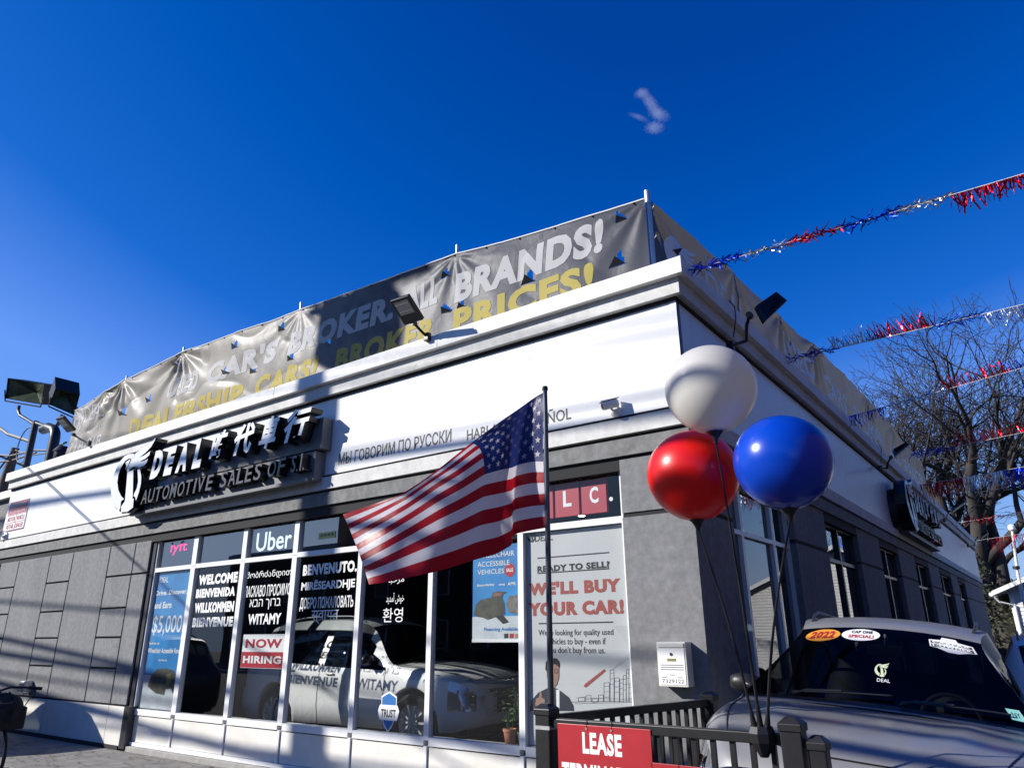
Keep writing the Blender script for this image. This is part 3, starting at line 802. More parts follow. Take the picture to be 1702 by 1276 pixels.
# ------------------------------------------------------------------ key drop box on the pillar
t = thing('payment_box', 'white metal drop box with number strip mounted on the grey corner pillar', 'box', (0, 0, 0))
x0, x1, z0, z1, D = -0.505, -0.235, 1.185, 1.545, 0.13
mb = MB(); mb.box(x0, x1, -D, -0.002, z0, z1); mb.build('housing', M['base_white'], t, bevel=.006)
mb = MB(); mb.box(x0 + .015, x1 - .015, -D - .005, -D, z0 + .015, z1 - .055); mb.build('face_plate', M['white'], t, bevel=.002)
mb = MB(); mb.box(x0 + .015, x1 - .015, -D - .009, -D, z1 - .045, z1 - .012); mb.build('flap', M['base_white'], t, bevel=.003)
f_ = front(-D - .0055)
mb = MB(); mb.lathe([(.0, -.004), (.013, -.004), (.013, 0)], 14, ((x0 + x1) / 2, -D - .005, z1 - .10), 'Y'); mb.build('lock', M['ink'], t)
mb = MB(); mb.box((x0 + x1) / 2 - .04, (x0 + x1) / 2 + .04, -D - .008, -D - .005, z1 - .155, z1 - .135); mb.build('slot_label', mat('brass', (.35, .30, .10), .4, metal=.6), t)
put_text('lettering', 'PLEASE DEPOSIT KEYS HERE', (x0 + .03, x1 - .03, z1 - .185, z1 - .17), f_, M['ink'], t) if False else None
put_text('digits', '7329122', (x0 + .035, x1 - .035, z0 + .03, z0 + .06), f_, M['ink'], t, bold=.0)
mb = MB()
for k in range(3): mb.box(x0 + .03, x1 - .03, -D - .0057, -D - .005, z1 - .19 - k * .018, z1 - .184 - k * .018)
for a in (.04, .11, .18): mb.box(x0 + a, x0 + a + .045, -D - .0057, -D - .005, z0 + .072 + (.02 if a == .11 else 0), z0 + .077 + (.02 if a == .11 else 0))
mb.build('small_print', line, t)
rebase(t, (-.37, 0, z0))

# ------------------------------------------------------------------ wall lantern, security cameras
t = thing('wall_lantern', 'small silver weatherproof box fixed low on the grey wall at the left', 'box', (0, 0, 0))
mb = MB(); mb.obox((-13.22, -.085, .80), (1, 0, 0), (0, 1, 0), (0, 0, 1), .09, .08, .10); mb.build('housing', M['galv'], t, bevel=.02)
mb = MB()
for k in range(4): mb.box(-13.31, -13.13, -.175, -.165, .73 + k * .035, .745 + k * .035)
mb.build('louvre', M['dark_alu'], t)
rebase(t, (-13.22, 0, .7))
def seccam(p, label, dirx=-1, s=1.0):
    t = thing('security_camera', label, 'camera', p)
    mb = MB(); mb.lathe([(0, 0), (.06, 0), (.06, -.02), (.035, -.035), (.02, -.05), (0, -.05)], 18, (0, 0, 0), 'Y'); mb.build('wall_base', M['white'], t, smooth=True)
    mb = MB(); mb.tube([(0, -.04, 0), (-.01, -.075, .01), (.0 , -.10, .03)], .014, 10); mb.build('arm', M['white'], t, smooth=True)
    d = Vector((dirx * .55, -.62, -.25)).normalized(); c = Vector((0, -.12, .045))
    mb = MB(); mb.tube([c - d * .085, c - d * .08, c + d * .07, c + d * .085], .04, 18, True, [.03, .042, .044, .040]); mb.build('barrel', M['panel'], t, smooth=True)
    mb = MB(); mb.tube([c + d * .0855, c + d * .087], .033, 18); mb.build('lens', M['black'], t)
    mb = MB(); up = Vector((0, 0, 1)); sx = d.cross(up).normalized()
    mb.obox(c + Vector((0, 0, .048)) + d * .012, d, sx, sx.cross(d), .10, .044, .004); mb.build('sun_hood', M['panel'], t, bevel=.003)
    return t
p = FY(1024, 684, -0.0125); seccam((p.x, -0.0125, p.z), 'white bullet camera on the white band right of the Spanish lettering')
p = FY(-6, 885, -0.0125); seccam((-16.0, -0.0125, 3.75), 'white bullet camera at the far left edge of the white band')

# ------------------------------------------------------------------ LED floodlights
def flood(corners, arm, label, cable=None, name='floodlight', th=.05, group=None):
    a, b, c, d = [Vector(p) for p in corners]
    n = (b - a).cross(d - a).normalized()
    if n.z > 0: n = -n               # n looks out of the lens
    t = thing(name, label, 'floodlight', (0, 0, 0))
    mb = MB(); mb.add([a, b, c, d, a - n * th, b - n * th, c - n * th, d - n * th], [(0, 1, 2, 3), (7, 6, 5, 4), (0, 4, 5, 1), (1, 5, 6, 2), (2, 6, 7, 3), (3, 7, 4, 0)])
    mb.build('housing', M['black_metal'], t, bevel=.006)
    L = lambda u, v, k: a + (b - a) * u + (d - a) * v + ((c - b) - (d - a)) * u * v + n * k
    mb = MB(); mb.add([L(.12, .1, .002), L(.88, .1, .002), L(.88, .62, .002), L(.12, .62, .002)], [(0, 1, 2, 3)]); mb.build('lens', mat('led_lens', (.30, .30, .31), .25, coat=.5), t, fix=False)
    mb = MB()
    for r in range(2):
        for k in range(6):
            mb.lathe([(0, 0), (.008, 0)], 8, L(.2 + k * .12, .22 + r * .28, .004))
    mb.build('led_chip', M['white'], t, fix=False)
    mb = MB()
    for k in range(9):
        v0 = .05 + k * .1; p0, p1 = L(.06, v0, -th), L(.94, v0, -th)
        mb.add([p0, p1, p1 - n * .02, p0 - n * .02], [(0, 1, 2, 3)])
    mb.build('cooling_fin', M['black_metal'], t, fix=False)
    mb = MB(); mb.tube(arm, .018, 10); mb.lathe([(0, -.03), (.032, -.03), (.032, .03), (0, .03)], 16, arm[0], 'Y'); mb.build('bracket', M['black_metal'], t, smooth=True)
    e = Vector(arm[-1]); mb = MB(); mb.obox(e, (1, 0, 0), (0, 1, 0), (0, 0, 1), .04, .03, .05); mb.build('mount_plate', M['black_metal'], t, bevel=.004)
    if cable: mb = MB(); mb.tube(cable, .007, 6); mb.build('cable', M['cable'], t, smooth=True)
    rebase(t, e)
    return t
flood([FY(648, 501, -.72), FY(677.6, 491.5, -.74), FY(702.5, 531.8, -.42), FY(672.5, 541.3, -.40)], [FY(688, 537, -.38), FY(699, 549, -.30), FY(710, 560, -.20)], 'black LED floodlight in front of the banner at mid fascia')
flood([FY(92, 696, -.72), FY(104, 692.6, -.74), FY(124, 716, -.42), FY(111, 719, -.40)], [FY(122, 722, -.36), FY(134, 730, -.28), FY(148, 737, -.20)], 'black LED floodlight at the far left end of the fascia')
cb = [RX(1212, 499, .11), RX(1221, 510, .12), RX(1223, 530, .13), RX(1219, 560, .10)]
flood([RX(1253, 513, .52), RX(1286, 490, .62), RX(1304, 505, .72), RX(1267, 540, .60)], [RX(1246, 524, .50), RX(1241, 541, .42), RX(1241, 566, .34), RX(1214, 575, .02)], 'black LED floodlight on a cranked arm near the building corner, above the white balloon', cb)
flood([RX(1483, 752, .5), RX(1508, 738, .62), RX(1512, 742, .72), RX(1488, 762, .60)], [RX(1481, 760, .45), RX(1476, 768, .40), RX(1474, 778, .35), RX(1463, 778, .02)], 'black LED floodlight halfway along the shaded side cornice', [RX(1458, 732, .1), RX(1465, 745, .12), RX(1464, 770, .08)])
flood([RX(1628, 890, .5), RX(1640, 883, .6), RX(1643, 887, .7), RX(1631, 896, .6)], [RX(1625, 893, .45), RX(1621, 897, .40), RX(1620, 906, .35), RX(1609, 907, .02)], 'black LED floodlight at the far end of the side wall')
flood([RX(1580, 846, .5), RX(1602, 832, .6), RX(1606, 836, .7), RX(1584, 852, .6)], [RX(1578, 850, .45), RX(1574, 856, .40), RX(1573, 862, .3), RX(1570, 864, .05)], 'black LED floodlight just above the far end of the side sign')
# big floods on the yard pole left of the building
t = thing('yard_floodlight_pole', 'dark yard pole behind the left roof end carrying two large square floodlights', 'light pole', (0, 0, 0))
yq = 1.2
mb = MB(); a = FY(44, 790, yq); b = FY(60, 700, yq); a.z = 0
mb.tube([Vector((b.x, yq, 0)), b], .11, 12, True, [.11, .08]); mb.build('pole', M['black_metal'], t, smooth=True)
mb = MB(); mb.tube([b - Vector((0, 0, .1)), FY(45, 697, yq), FY(33, 690, yq), FY(30, 682, yq), FY(32, 674, yq)], .045, 10); mb.build('arm', M['black_metal'], t, smooth=True)
mb = MB(); mb.tube([FY(58, 702, yq), FY(75, 708, yq), FY(90, 712, yq), FY(97, 704, yq), FY(104, 690, yq)], .05, 10); mb.build('arm', M['black_metal'], t, smooth=True)
refl = mat('flood_reflector', (.10, .11, .09), .35, metal=.5, var=.6, vscale=3)
def bigflood(px4, label):
    a, b, c, d = [FY(x, y, yq + o) for x, y, o in px4]
    n = (b - a).cross(d - a).normalized()
    if n.y > 0: n = -n
    mb = MB(); mb.add([a, b, c, d] + [p - n * .5 for p in (a, b, c, d)], [(7, 6, 5, 4), (0, 4, 5, 1), (1, 5, 6, 2), (2, 6, 7, 3), (3, 7, 4, 0)])
    h_ = mb.build('lamp_head', M['black_metal'], t)
    mb = MB(); q = [p - n * .02 + ((a + b + c + d) / 4 - p) * .05 for p in (a, b, c, d)]; m_ = (a + b + c + d) / 4 - n * .35
    mb.add(q + [m_], [(0, 1, 4), (1, 2, 4), (2, 3, 4), (3, 0, 4)]); mb.build('reflector', refl, h_, fix=False)
    mb = MB(); mb.add([p + n * .01 for p in (a, b, c, d)], [(0, 1, 2, 3)]); mb.build('cover_glass', glassmat('flood_glass', (.6, .65, .6), .5, .0), h_, fix=False)
    mb = MB(); e = (d + c) / 2
    mb.tube([a * .4 + d * .6 + (a - b) * .04, d + (d - a) * .12, c + (c - b) * .12, b * .4 + c * .6 + (b - a) * .04], .022, 6); mb.build('yoke', M['black_metal'], t)
bigflood([(13, 628, -.2), (74, 638, .2), (68, 672, .3), (9, 662, -.1)], '')
bigflood([(92, 645, -.2), (133, 655, .4), (124, 690, .5), (82, 672, -.1)], '')
mb = MB()
for k in range(26):
    pass
mb.tube([FY(58, 704, yq) + Vector((.9 * math.cos(q / 24 * 2 * PI) * .55 - .35, 0, .9 * math.sin(q / 24 * 2 * PI) * .55 - .55)) for q in range(22)], .014, 5); mb.build('cable_loop', M['cable'], t)
rebase(t, (b.x, yq, 0))
t = thing('vent_pipe', 'thick black gooseneck vent pipe rising behind the left end of the roof', 'pipe', (0, 0, 0))
yv = .9
mb = MB(); a = FY(83, 765, yv); p1 = FY(91, 728, yv); p2 = FY(90, 714, yv); p3 = FY(80, 710, yv); p4 = FY(72, 714, yv)
mb.tube([Vector((a.x, yv, 4.8)), a, p1, (p1 + p2) / 2 + Vector((.03, 0, .02)), p2, p3, p4], .12, 14); mb.build('elbow', M['black_metal'], t, smooth=True)
mb = MB(); mb.lathe([(0, 0), (.13, 0), (.16, .05), (.16, .3), (.2, .32), (.1, .45), (0, .45)], 14, FY(102, 755, yv) - Vector((0, 0, .25))); mb.build('vent_cap', M['black_metal'], t, smooth=True)
rebase(t, (a.x, yv, 4.8))
# ------------------------------------------------------------------ vinyl banners on the roof edge
ban = bpy.data.materials.new('vinyl_banner'); ban.use_nodes = True
n_ = ban.node_tree; p_ = n_.nodes['Principled BSDF']
p_.inputs['Base Color'].default_value = (0.080, 0.080, 0.092, 1); p_.inputs['Roughness'].default_value = 0.40; p_.inputs['Specular IOR Level'].default_value = .09
tc_ = n_.nodes.new('ShaderNodeTexCoord'); nz_ = n_.nodes.new('ShaderNodeTexNoise'); nz_.inputs['Scale'].default_value = 5; nz_.inputs['Detail'].default_value = 5; nz_.inputs['Distortion'].default_value = .6
bp_ = n_.nodes.new('ShaderNodeBump'); bp_.inputs['Strength'].default_value = .25; bp_.inputs['Distance'].default_value = .02
n_.links.new(tc_.outputs['Object'], nz_.inputs['Vector']); n_.links.new(nz_.outputs[0], bp_.inputs['Height']); n_.links.new(bp_.outputs[0], p_.inputs['Normal'])
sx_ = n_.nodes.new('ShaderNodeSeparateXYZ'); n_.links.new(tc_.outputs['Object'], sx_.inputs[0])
sheen_ = n_.nodes.new('ShaderNodeMapRange'); sheen_.inputs[1].default_value = -2.6; sheen_.inputs[2].default_value = -7.0      # sun sheen over the far half, put into the vinyl colour
ns_ = n_.nodes.new('ShaderNodeMath'); ns_.operation = 'MULTIPLY_ADD'; ns_.inputs[1].default_value = 3.0; n_.links.new(nz_.outputs[0], ns_.inputs[0]); n_.links.new(sx_.outputs[0], ns_.inputs[2]); n_.links.new(ns_.outputs[0], sheen_.inputs[0])
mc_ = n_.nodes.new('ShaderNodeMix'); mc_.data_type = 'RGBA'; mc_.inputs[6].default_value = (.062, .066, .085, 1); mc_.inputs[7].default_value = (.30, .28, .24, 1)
n_.links.new(sheen_.outputs[0], mc_.inputs[0]); n_.links.new(mc_.outputs[2], p_.inputs['Base Color'])
def translucent(m, col, f):
    n = m.node_tree; o = n.nodes['Material Output']; p = n.nodes['Principled BSDF']
    t = n.nodes.new('ShaderNodeBsdfTranslucent'); t.inputs[0].default_value = (*col, 1); x = n.nodes.new('ShaderNodeMixShader'); x.inputs[0].default_value = f
    n.links.new(p.outputs[0], x.inputs[1]); n.links.new(t.outputs[0], x.inputs[2]); n.links.new(x.outputs[0], o.inputs[0])
BAN_SIDE = ban.copy(); BAN_SIDE.node_tree.links.remove(BAN_SIDE.node_tree.nodes['Principled BSDF'].inputs['Base Color'].links[0]); BAN_SIDE.name = 'vinyl_banner_backlit'; BAN_SIDE.node_tree.nodes['Principled BSDF'].inputs['Specular IOR Level'].default_value = .08
translucent(BAN_SIDE, (.50, .43, .32), .07)
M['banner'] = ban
M['ban_white'] = mat('banner_white_print', (0.60, 0.60, 0.60), 0.6, spec=.1, bump=.5, bscale=6)
M['ban_yellow'] = mat('banner_yellow_print', (0.55, 0.46, 0.13), 0.6, spec=.1, bump=.5, bscale=6)
translucent(M['ban_white'], (.9, .85, .75), .3); translucent(M['ban_yellow'], (.9, .75, .3), .3)

YBN = 0.33
ties = [(-0.46, 6.28), (-3.30, 6.55), (-6.66, 6.68), (-10.18, 6.79), (-12.35, 6.68), (-13.2, 6.62), (-14.5, 6.45)]
def topz(x, T):
    xs = [q[0] for q in T][::-1]; zs = [q[1] for q in T][::-1]
    z = float(np.interp(x, xs, zs))
    for a, b in zip(xs[:-1], xs[1:]):
        if a <= x <= b: z -= .022 * math.sin(PI * (x - a) / (b - a)) ** .7 * min(1, (b - a) / 3)
    return z
def folds(x, z, T, amt=1.0):
    y = 0
    for k, (tx_, tz) in enumerate(T):
        dx, dz = x - tx_, (z - tz) * 1.0
        r = math.hypot(dx, dz)
        if r < 3.2:
            a = math.atan2(dz, dx)
            y += amt * .040 * math.exp(-r / 1.0) * (1 - math.exp(-r * 5)) * math.sin(11 * a + k * 2.1) * (1 if k not in (3, 4) else 1.9)
    v = Vector((x * .55, z * .9, 3.1))
    y += amt * .09 * (mn.noise(v) ) + amt * .025 * mn.noise(Vector((x * 1.7, z * 1.1 + x * .8, 7))) + amt * .007 * mn.noise(Vector((x * 4.5, z * 3.1, 1)))
    rg = 1 - abs(mn.noise(Vector((x * .9 + z * .7, z * 1.3 - x * .25, 11)))) * 2
    y += amt * .03 * max(0, rg) ** 4
    return y
def bfront(x, z): 
    k = .40 + (.50 if x < -6.5 else 0) * min(1, (-6.5 - x) / 2 if x < -6.5 else 0)
    return YBN - .04 + folds(x, z, ties, k * .8)
def warp_text(name, s, box, fn, m, parent, label=None, step=.06, **kw):
    v, f = text_fit(s, *box, **kw)
    bm = bmesh.new()
    vs = [bm.verts.new((a, b, 0)) for a, b, d in v]
    for q in f:
        try: bm.faces.new([vs[i] for i in q])
        except ValueError: pass
    x0, x1, z0, z1 = box
    for k in range(1, int((x1 - x0) / step) + 1):
        bmesh.ops.bisect_plane(bm, geom=bm.verts[:] + bm.edges[:] + bm.faces[:], plane_co=(x0 + k * step, 0, 0), plane_no=(1, 0, 0))
    for k in range(1, int((z1 - z0) / step) + 1):
        bmesh.ops.bisect_plane(bm, geom=bm.verts[:] + bm.edges[:] + bm.faces[:], plane_co=(0, z0 + k * step, 0), plane_no=(0, 1, 0))
    bmesh.ops.triangulate(bm, faces=bm.faces[:])
    for q in bm.verts: q.co = Vector(fn(q.co.x, q.co.y))
    me = bpy.data.meshes.new(name); bm.to_mesh(me); bm.free(); me.materials.append(m)
    me.polygons.foreach_set('use_smooth', [True] * len(me.polygons))
    o = bpy.data.objects.new(name, me); COL.objects.link(o); o.parent = parent
    return tag(o, label)
def warp_polys(name, polys, fn, m, parent, step=.07):
    bm = bmesh.new()
    for p in polys:
        bm.faces.new([bm.verts.new((a, b, 0)) for a, b in p])
    bmesh.ops.triangulate(bm, faces=bm.faces[:])
    xs = [v.co.x for v in bm.verts]; ys_ = [v.co.y for v in bm.verts]
    for k in range(1, int((max(xs) - min(xs)) / step) + 1):
        bmesh.ops.bisect_plane(bm, geom=bm.verts[:] + bm.edges[:] + bm.faces[:], plane_co=(min(xs) + k * step, 0, 0), plane_no=(1, 0, 0))
    for k in range(1, int((max(ys_) - min(ys_)) / step) + 1):
        bmesh.ops.bisect_plane(bm, geom=bm.verts[:] + bm.edges[:] + bm.faces[:], plane_co=(0, min(ys_) + k * step, 0), plane_no=(0, 1, 0))
    bmesh.ops.triangulate(bm, faces=bm.faces[:])
    for q in bm.verts: q.co = Vector(fn(q.co.x, q.co.y))
    me = bpy.data.meshes.new(name); bm.to_mesh(me); bm.free(); me.materials.append(m)
    o = bpy.data.objects.new(name, me); COL.objects.link(o); o.parent = parent
    return o
def banner_sheet(parent, u0, u1, zb, T, yfn, place, holes, cell=.03, vm=None):
    """fine grid with wind flaps cut out as triangles and folded outwards"""
    nu = int((u1 - u0) / cell); 
    vs = []; fs = []
    NV = 56
    def P_(i, j):
        u = u0 + (u1 - u0) * i / nu
        zt = topz(u, T); z = zb + (zt - zb) * j / NV
        return u, z
    for i in range(nu + 1):
        for j in range(NV + 1):
            u, z = P_(i, j); vs.append(place(u, yfn(u, z), z))
    def inh(u, z):
        for (hx, hz, s, fl) in holes:
            dz = (z - hz) / s
            if 0 <= dz <= 1 and abs(u - hx - fl * dz * s * .35) < s * .55 * (1 - dz): return True
        return False
    for i in range(nu):
        for j in range(NV):
            u, z = P_(i + .5, j + .5)
            if inh(u, z): continue
            a = i * (NV + 1) + j
            fs.append((a, a + 1, a + NV + 2, a + NV + 1))
    mb = MB(); mb.add(vs, fs)
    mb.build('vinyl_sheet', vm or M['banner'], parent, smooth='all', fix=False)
    for (hx, hz, s, fl) in holes:
        mb = MB()
        a = place(hx - s * .55, yfn(hx - s * .55, hz), hz); b = place(hx + s * .55, yfn(hx + s * .55, hz), hz)
        c = place(hx + fl * s * .2, yfn(hx, hz) - s * .55, hz + s * .35)
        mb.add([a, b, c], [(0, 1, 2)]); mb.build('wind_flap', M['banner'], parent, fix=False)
BN = thing('roof_banner', 'long grey vinyl banner with white and yellow slogans along the front roof edge', 'banner', (0, 0, 0))
def hpx(px, py, s, fl=0):
    q = FY(px, py, YBN); return (q.x, q.z, s, fl)
holes = [hpx(878, 472, .20, 1), hpx(1027, 444, .20, 1), hpx(768, 512, .13, 1), hpx(745, 520, .17, -1), hpx(742, 462, .15, 1), hpx(395, 580, .17, 1), hpx(487, 600, .15, 1), hpx(470, 550, .16, 1), hpx(380, 622, .18, -1), hpx(422, 620, .17, 1), hpx(293, 608, .17, 1), hpx(250, 668, .18, 1), hpx(548, 575, .12, 1), hpx(1036, 370, .15, -1), hpx(206, 690, .2, 1)]
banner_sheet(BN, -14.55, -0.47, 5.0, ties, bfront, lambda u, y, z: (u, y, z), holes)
Z6 = lambda a, b: (560 + a / 2.934, 300 + b / 2.934)
Z5 = lambda a, b: (100 + a / 3.404, 480 + b / 3.404)
fw = lambda a, b: (a, bfront(a, b) - .004, b)
zt0, zt1 = FY(*Z6(580, 555), YBN).z, FY(*Z6(1305, 200), YBN).z
zt1 = (FY(*Z6(600, 410), YBN).z + zt1) / 2
row1 = [('USED', Z5(640, 470), Z5(820, 330)), ("CAR'S", Z5(850, 430), Z5(1260, 200)), ('BROKER.', Z5(1300, 330), Z6(290, 520)), ('ALL', Z6(345, 610), Z6(505, 440)), ('BRANDS!', Z6(578, 555), Z6(1308, 200))]
for s, bl, tr in row1:
    x0 = FY(*bl, YBN).x; x1 = FY(*tr, YBN).x
    warp_text('lettering', s, (x0, x1, 5.90, 6.30) if s != 'BRANDS!' else (x0, x1, 5.80, 6.24), fw, M['ban_white'], BN, bold=.055, shear=.12)
row2 = [('DEALERSHIP', Z5(400, 790), Z5(1050, 480)), ('CARS!', Z5(1110, 580), Z5(1480, 400)), ('BROKER', Z6(0, 890), Z6(492, 620)), ('PRICES!', Z6(575, 720), Z6(1262, 440))]
for s, bl, tr in row2:
    x0 = FY(*bl, YBN).x; x1 = FY(*tr, YBN).x
    zb_ = FY(*bl, YBN).z
    warp_text('lettering', s, (x0, x1, 5.34, 5.72), fw, M['ban_yellow'], BN, bold=.05, shear=.10 if s != 'PRICES!' else 0)
xl = FY(*Z5(80, 780), YBN).x; xr = FY(*Z5(280, 560), YBN).x
warp_polys('emblem_print', emblem((xl, xl + .55, 5.95, 6.5)), fw, M['ban_white'], BN)
warp_text('lettering', 'DEAL', (xl + .5, xr, 6.05, 6.42), fw, M['ban_white'], BN, bold=.01)
warp_text('lettering', 'AUTOMOTIVE SALES OF S.I.', (xl + .15, xr, 5.78, 5.88), fw, M['ban_white'], BN)
warp_text('lettering', '718-818-8600', (xl, xr + .5, 5.38, 5.66), fw, M['ban_white'], BN, bold=.02) if False else warp_text('lettering', '718-818', (xl + .1, xr + .1, 5.38, 5.66), fw, M['ban_white'], BN, bold=.02)
mb = MB(); pts = []
for k in range(180):
    u = -14.55 + 14.08 * k / 179; z = topz(u, ties); q = bfront(u, z); pts.append((u, q - .004, z + .004))
mb.tube(pts, .010, 6); mb.build('hem_rope', M['white'], BN, smooth=True)
mb = MB()
for k in range(26):
    u = -14.2 + 13.6 * k / 25; z = topz(u, ties) - .03
    mb.tube([(u, bfront(u, z) - .015, z), (u + .01, bfront(u, z) + .03, z + .07)], .008, 5)
mb.build('cable_tie', M['ink'], BN)
rebase(BN, (-7.5, YBN, 5.0))
# side banner, along the right roof edge
XS = -0.42
def sz(px, py): q = RX(px, py, XS); return (q.y, q.z)
tS = sorted([(0.36, 6.28), sz(1220, 440), sz(1298, 510), sz(1350, 553), sz(1440, 650), sz(1480, 700), sz(1524, 757)], reverse=True)
tS = [(a, 6.3 + (b - 6.3) * .75 if a < 12 else min(b, 7.1)) for a, b in tS]
def bside(u, z): return -XS + .04 + folds(u + 40, z, [(a + 40, b) for a, b in tS], .55) * -1
BS = thing('roof_banner', 'grey vinyl banner with emblem and slogans running back along the side roof edge', 'banner', (0, 0, 0))
banner_sheet(BS, 0.38, 21.0, 5.0, tS, bside, lambda u, d, z: (-d, u, z), [(1.0, 5.9, .17, 1), (6.2, 5.5, .2, 1), (10, 5.6, .2, 1)], cell=.05, vm=BAN_SIDE)
sw = lambda a, b: (-bside(a, b) + .006, a, b)
def sb(bl, tr):
    a = RX(*bl, XS); b = RX(*tr, XS); return a, b
Zr = lambda a, b: (1040 + a / 3.7525, 300 + b / 3.7525)
a = RX(*Zr(260, 400), XS); b = RX(*Zr(430, 450), XS)
SW = mat('side_white_print', (.80, .78, .74), .5); SY = mat('side_yellow_print', (.78, .66, .25), .5)
warp_polys('emblem_print', emblem((a.y, b.y + .1, 5.55, 6.2)), sw, SW, BS, .1)
a = RX(*Zr(500, 560), XS); b = RX(*Zr(745, 700), XS)
warp_text('lettering', 'DEAL', (a.y, b.y, 5.62, 6.12), sw, SW, BS, step=.1, bold=.01)
warp_text('lettering', 'AUTOMOTIVE SALES OF SI', (a.y - .2, b.y + .5, 5.38, 5.48), sw, SW, BS, step=.1)
for line_, z0_, z1_, m_ in (('USED CARS BROKER. ALL BRANDS!', 6.0, 6.45, SW), ('DEALERSHIP CARS! BROKER PRICES!', 5.35, 5.8, SY)):
    tot_ = len(line_); at_ = 0
    for wd in line_.split(' '):
        warp_text('lettering', wd, (5.4 + 14.9 * at_ / tot_, 5.4 + 14.9 * (at_ + len(wd) - .2) / tot_, z0_, z1_), sw, m_, BS, step=.15, bold=.03)
        at_ += len(wd) + 1
rebase(BS, (XS, 10, 5.0))
# posts
def bpost(x, y, z1, label, r=.022, lean=(0, 0)):
    t = thing('banner_post', label, 'post', (x, y, 5.15), group='posts holding up the roof banners')
    mb = MB(); mb.cyl((0, 0, 0), (lean[0], lean[1], z1 - 5.15), r, 12); mb.build('pipe', M['galv'], t, smooth=True)
    mb = MB()
    for k in range(3):
        zz = (z1 - 5.15) * (.2 + .3 * k)
        mb.tube([(math.cos(q) * (r + .008) + lean[0] * zz / (z1 - 5.15), math.sin(q) * (r + .008), zz + .01 * math.sin(3 * q)) for q in [m * PI / 6 for m in range(13)]] + [(.08, -.02, zz + .02)], .004, 4)
    mb.build('wire_tie', M['galv'], t)
    return t
bpost(-.46, .36, 6.42, 'thick galvanised corner post between the two roof banners', .035)
for px_, lab in (((760, 418)), 'post poking above the banner over the word BRANDS'), ((500, 512), 'post poking above the banner over the Chinese characters'), ((305, 585), 'post at the gathered peak of the crumpled banner'), ((210, 632), 'short post near the left logo of the banner'), ((118, 745), 'end post at the left tip of the front banner'):
    q = FY(*px_, .42)
    bpost(q.x, .42, q.z + (.1 if px_[0] > 118 else .75), lab)
for k, (u, zz) in enumerate(sorted(tS)[1:-1]):
    bpost(XS - .08, u, zz + .02, ['post on the side roof edge behind the word DEAL', 'second post along the side banner', 'third post along the side banner', 'fourth post along the side banner', 'last post along the side banner'][k])
# ------------------------------------------------------------------ stars and stripes on its pole
YFG = -2.40
FP = thing('flagpole', 'slim dark flagpole strapped to the black railing post', 'flagpole', (0, 0, 0))
top = FY(906, 648, YFG); bot = FY(916, 1178, YFG)
mb = MB(); mb.tube([Vector((bot.x, YFG, 0.95)), bot, top], .019, 12, True, [.019, .019, .016]); mb.build('pole', mat('pole_dark_blue', (.10, .11, .125), .3, metal=.7), FP, smooth=True)
mb = MB(); mb.lathe([(0, .03), (.018, .025), (.022, 0), (0, -.002)], 12, top); mb.build('finial', M['black_metal'], FP, smooth=True)
mb = MB()
for z in (1.02, 1.12): mb.lathe([(.024, -.012), (.028, -.012), (.028, .012), (.024, .012)], 14, (bot.x, YFG, z))
mb.build('pipe_clamp', M['galv'], FP)
rebase(FP, (bot.x, YFG, .95))
# cloth: rows of sight lines (top, canton foot, hem) with the distance each column stands towards or away from the street
cols = [  # u, top, mid(v=.54), hem, dy
 (0.00, (905, 651), (905, 767), (911, 876), 0.00, 0.00),
 (0.06, (892, 658), (884, 767), (883, 881), .02, .03),
 (0.13, (879, 667), (859, 773), (850, 888), .00, .07),
 (0.17, (868, 675), (853, 777), (853, 904), -.06, -.02),
 (0.28, (832, 700), (832, 781), (826, 920), -.20, -.16),
 (0.40, (780, 738), (806, 788), (789, 930), -.34, -.32),
 (0.52, (733, 776), (768, 812), (752, 942), -.50, -.48),
 (0.62, (700, 800), (731, 832), (719, 951), -.62, -.60),
 (0.74, (667, 821), (684, 862), (680, 959), -.68, -.74),
 (0.87, (617, 839), (637, 890), (642, 967), -.76, -.86),
 (1.00, (568, 855), (593, 915), (612, 971), -.82, -.94)]
def interp3(u):
    us = [c[0] for c in cols]
    g = lambda k: float(np.interp(u, us, k))
    return [(g([c[i][0] for c in cols]), g([c[i][1] for c in cols])) for i in (1, 2, 3)] + [g([c[4] for c in cols]), g([c[5] for c in cols])]
def sm(u):     # light smoothing along the fly
    acc = [[0, 0], [0, 0], [0, 0], 0, 0]; W_ = 0
    for k in (-2, -1, 0, 1, 2):
        q = interp3(min(1, max(0, u + k * .012))); w_ = 3 - abs(k); W_ += w_
        for i in range(3): acc[i][0] += q[i][0] * w_; acc[i][1] += q[i][1] * w_
        acc[3] += q[3] * w_; acc[4] += q[4] * w_
    return [(a[0] / W_, a[1] / W_) for a in acc[:3]] + [acc[3] / W_, acc[4] / W_]
def flag_pt(u, v, off=0):
    t_, m_, h_, d0, d1 = sm(u)
    vm = .54
    # quadratic through the three rows
    l0 = (v - vm) * (v - 1) / (vm); l1 = v * (v - 1) / (vm * (vm - 1)); l2 = v * (v - vm) / (1 - vm)
    px = t_[0] * l0 + m_[0] * l1 + h_[0] * l2; py = t_[1] * l0 + m_[1] * l1 + h_[1] * l2
    y = YFG + .70 * (d0 * (1 - v) + d1 * v) + .016 * math.sin(9 * u + 3.5 * v) * u + .008 * math.sin(23 * u - 5 * v + 1) * min(1, u * 5) + .02 * mn.noise(Vector((u * 4, v * 3, 2)))
    return FY(px, py, y + off)
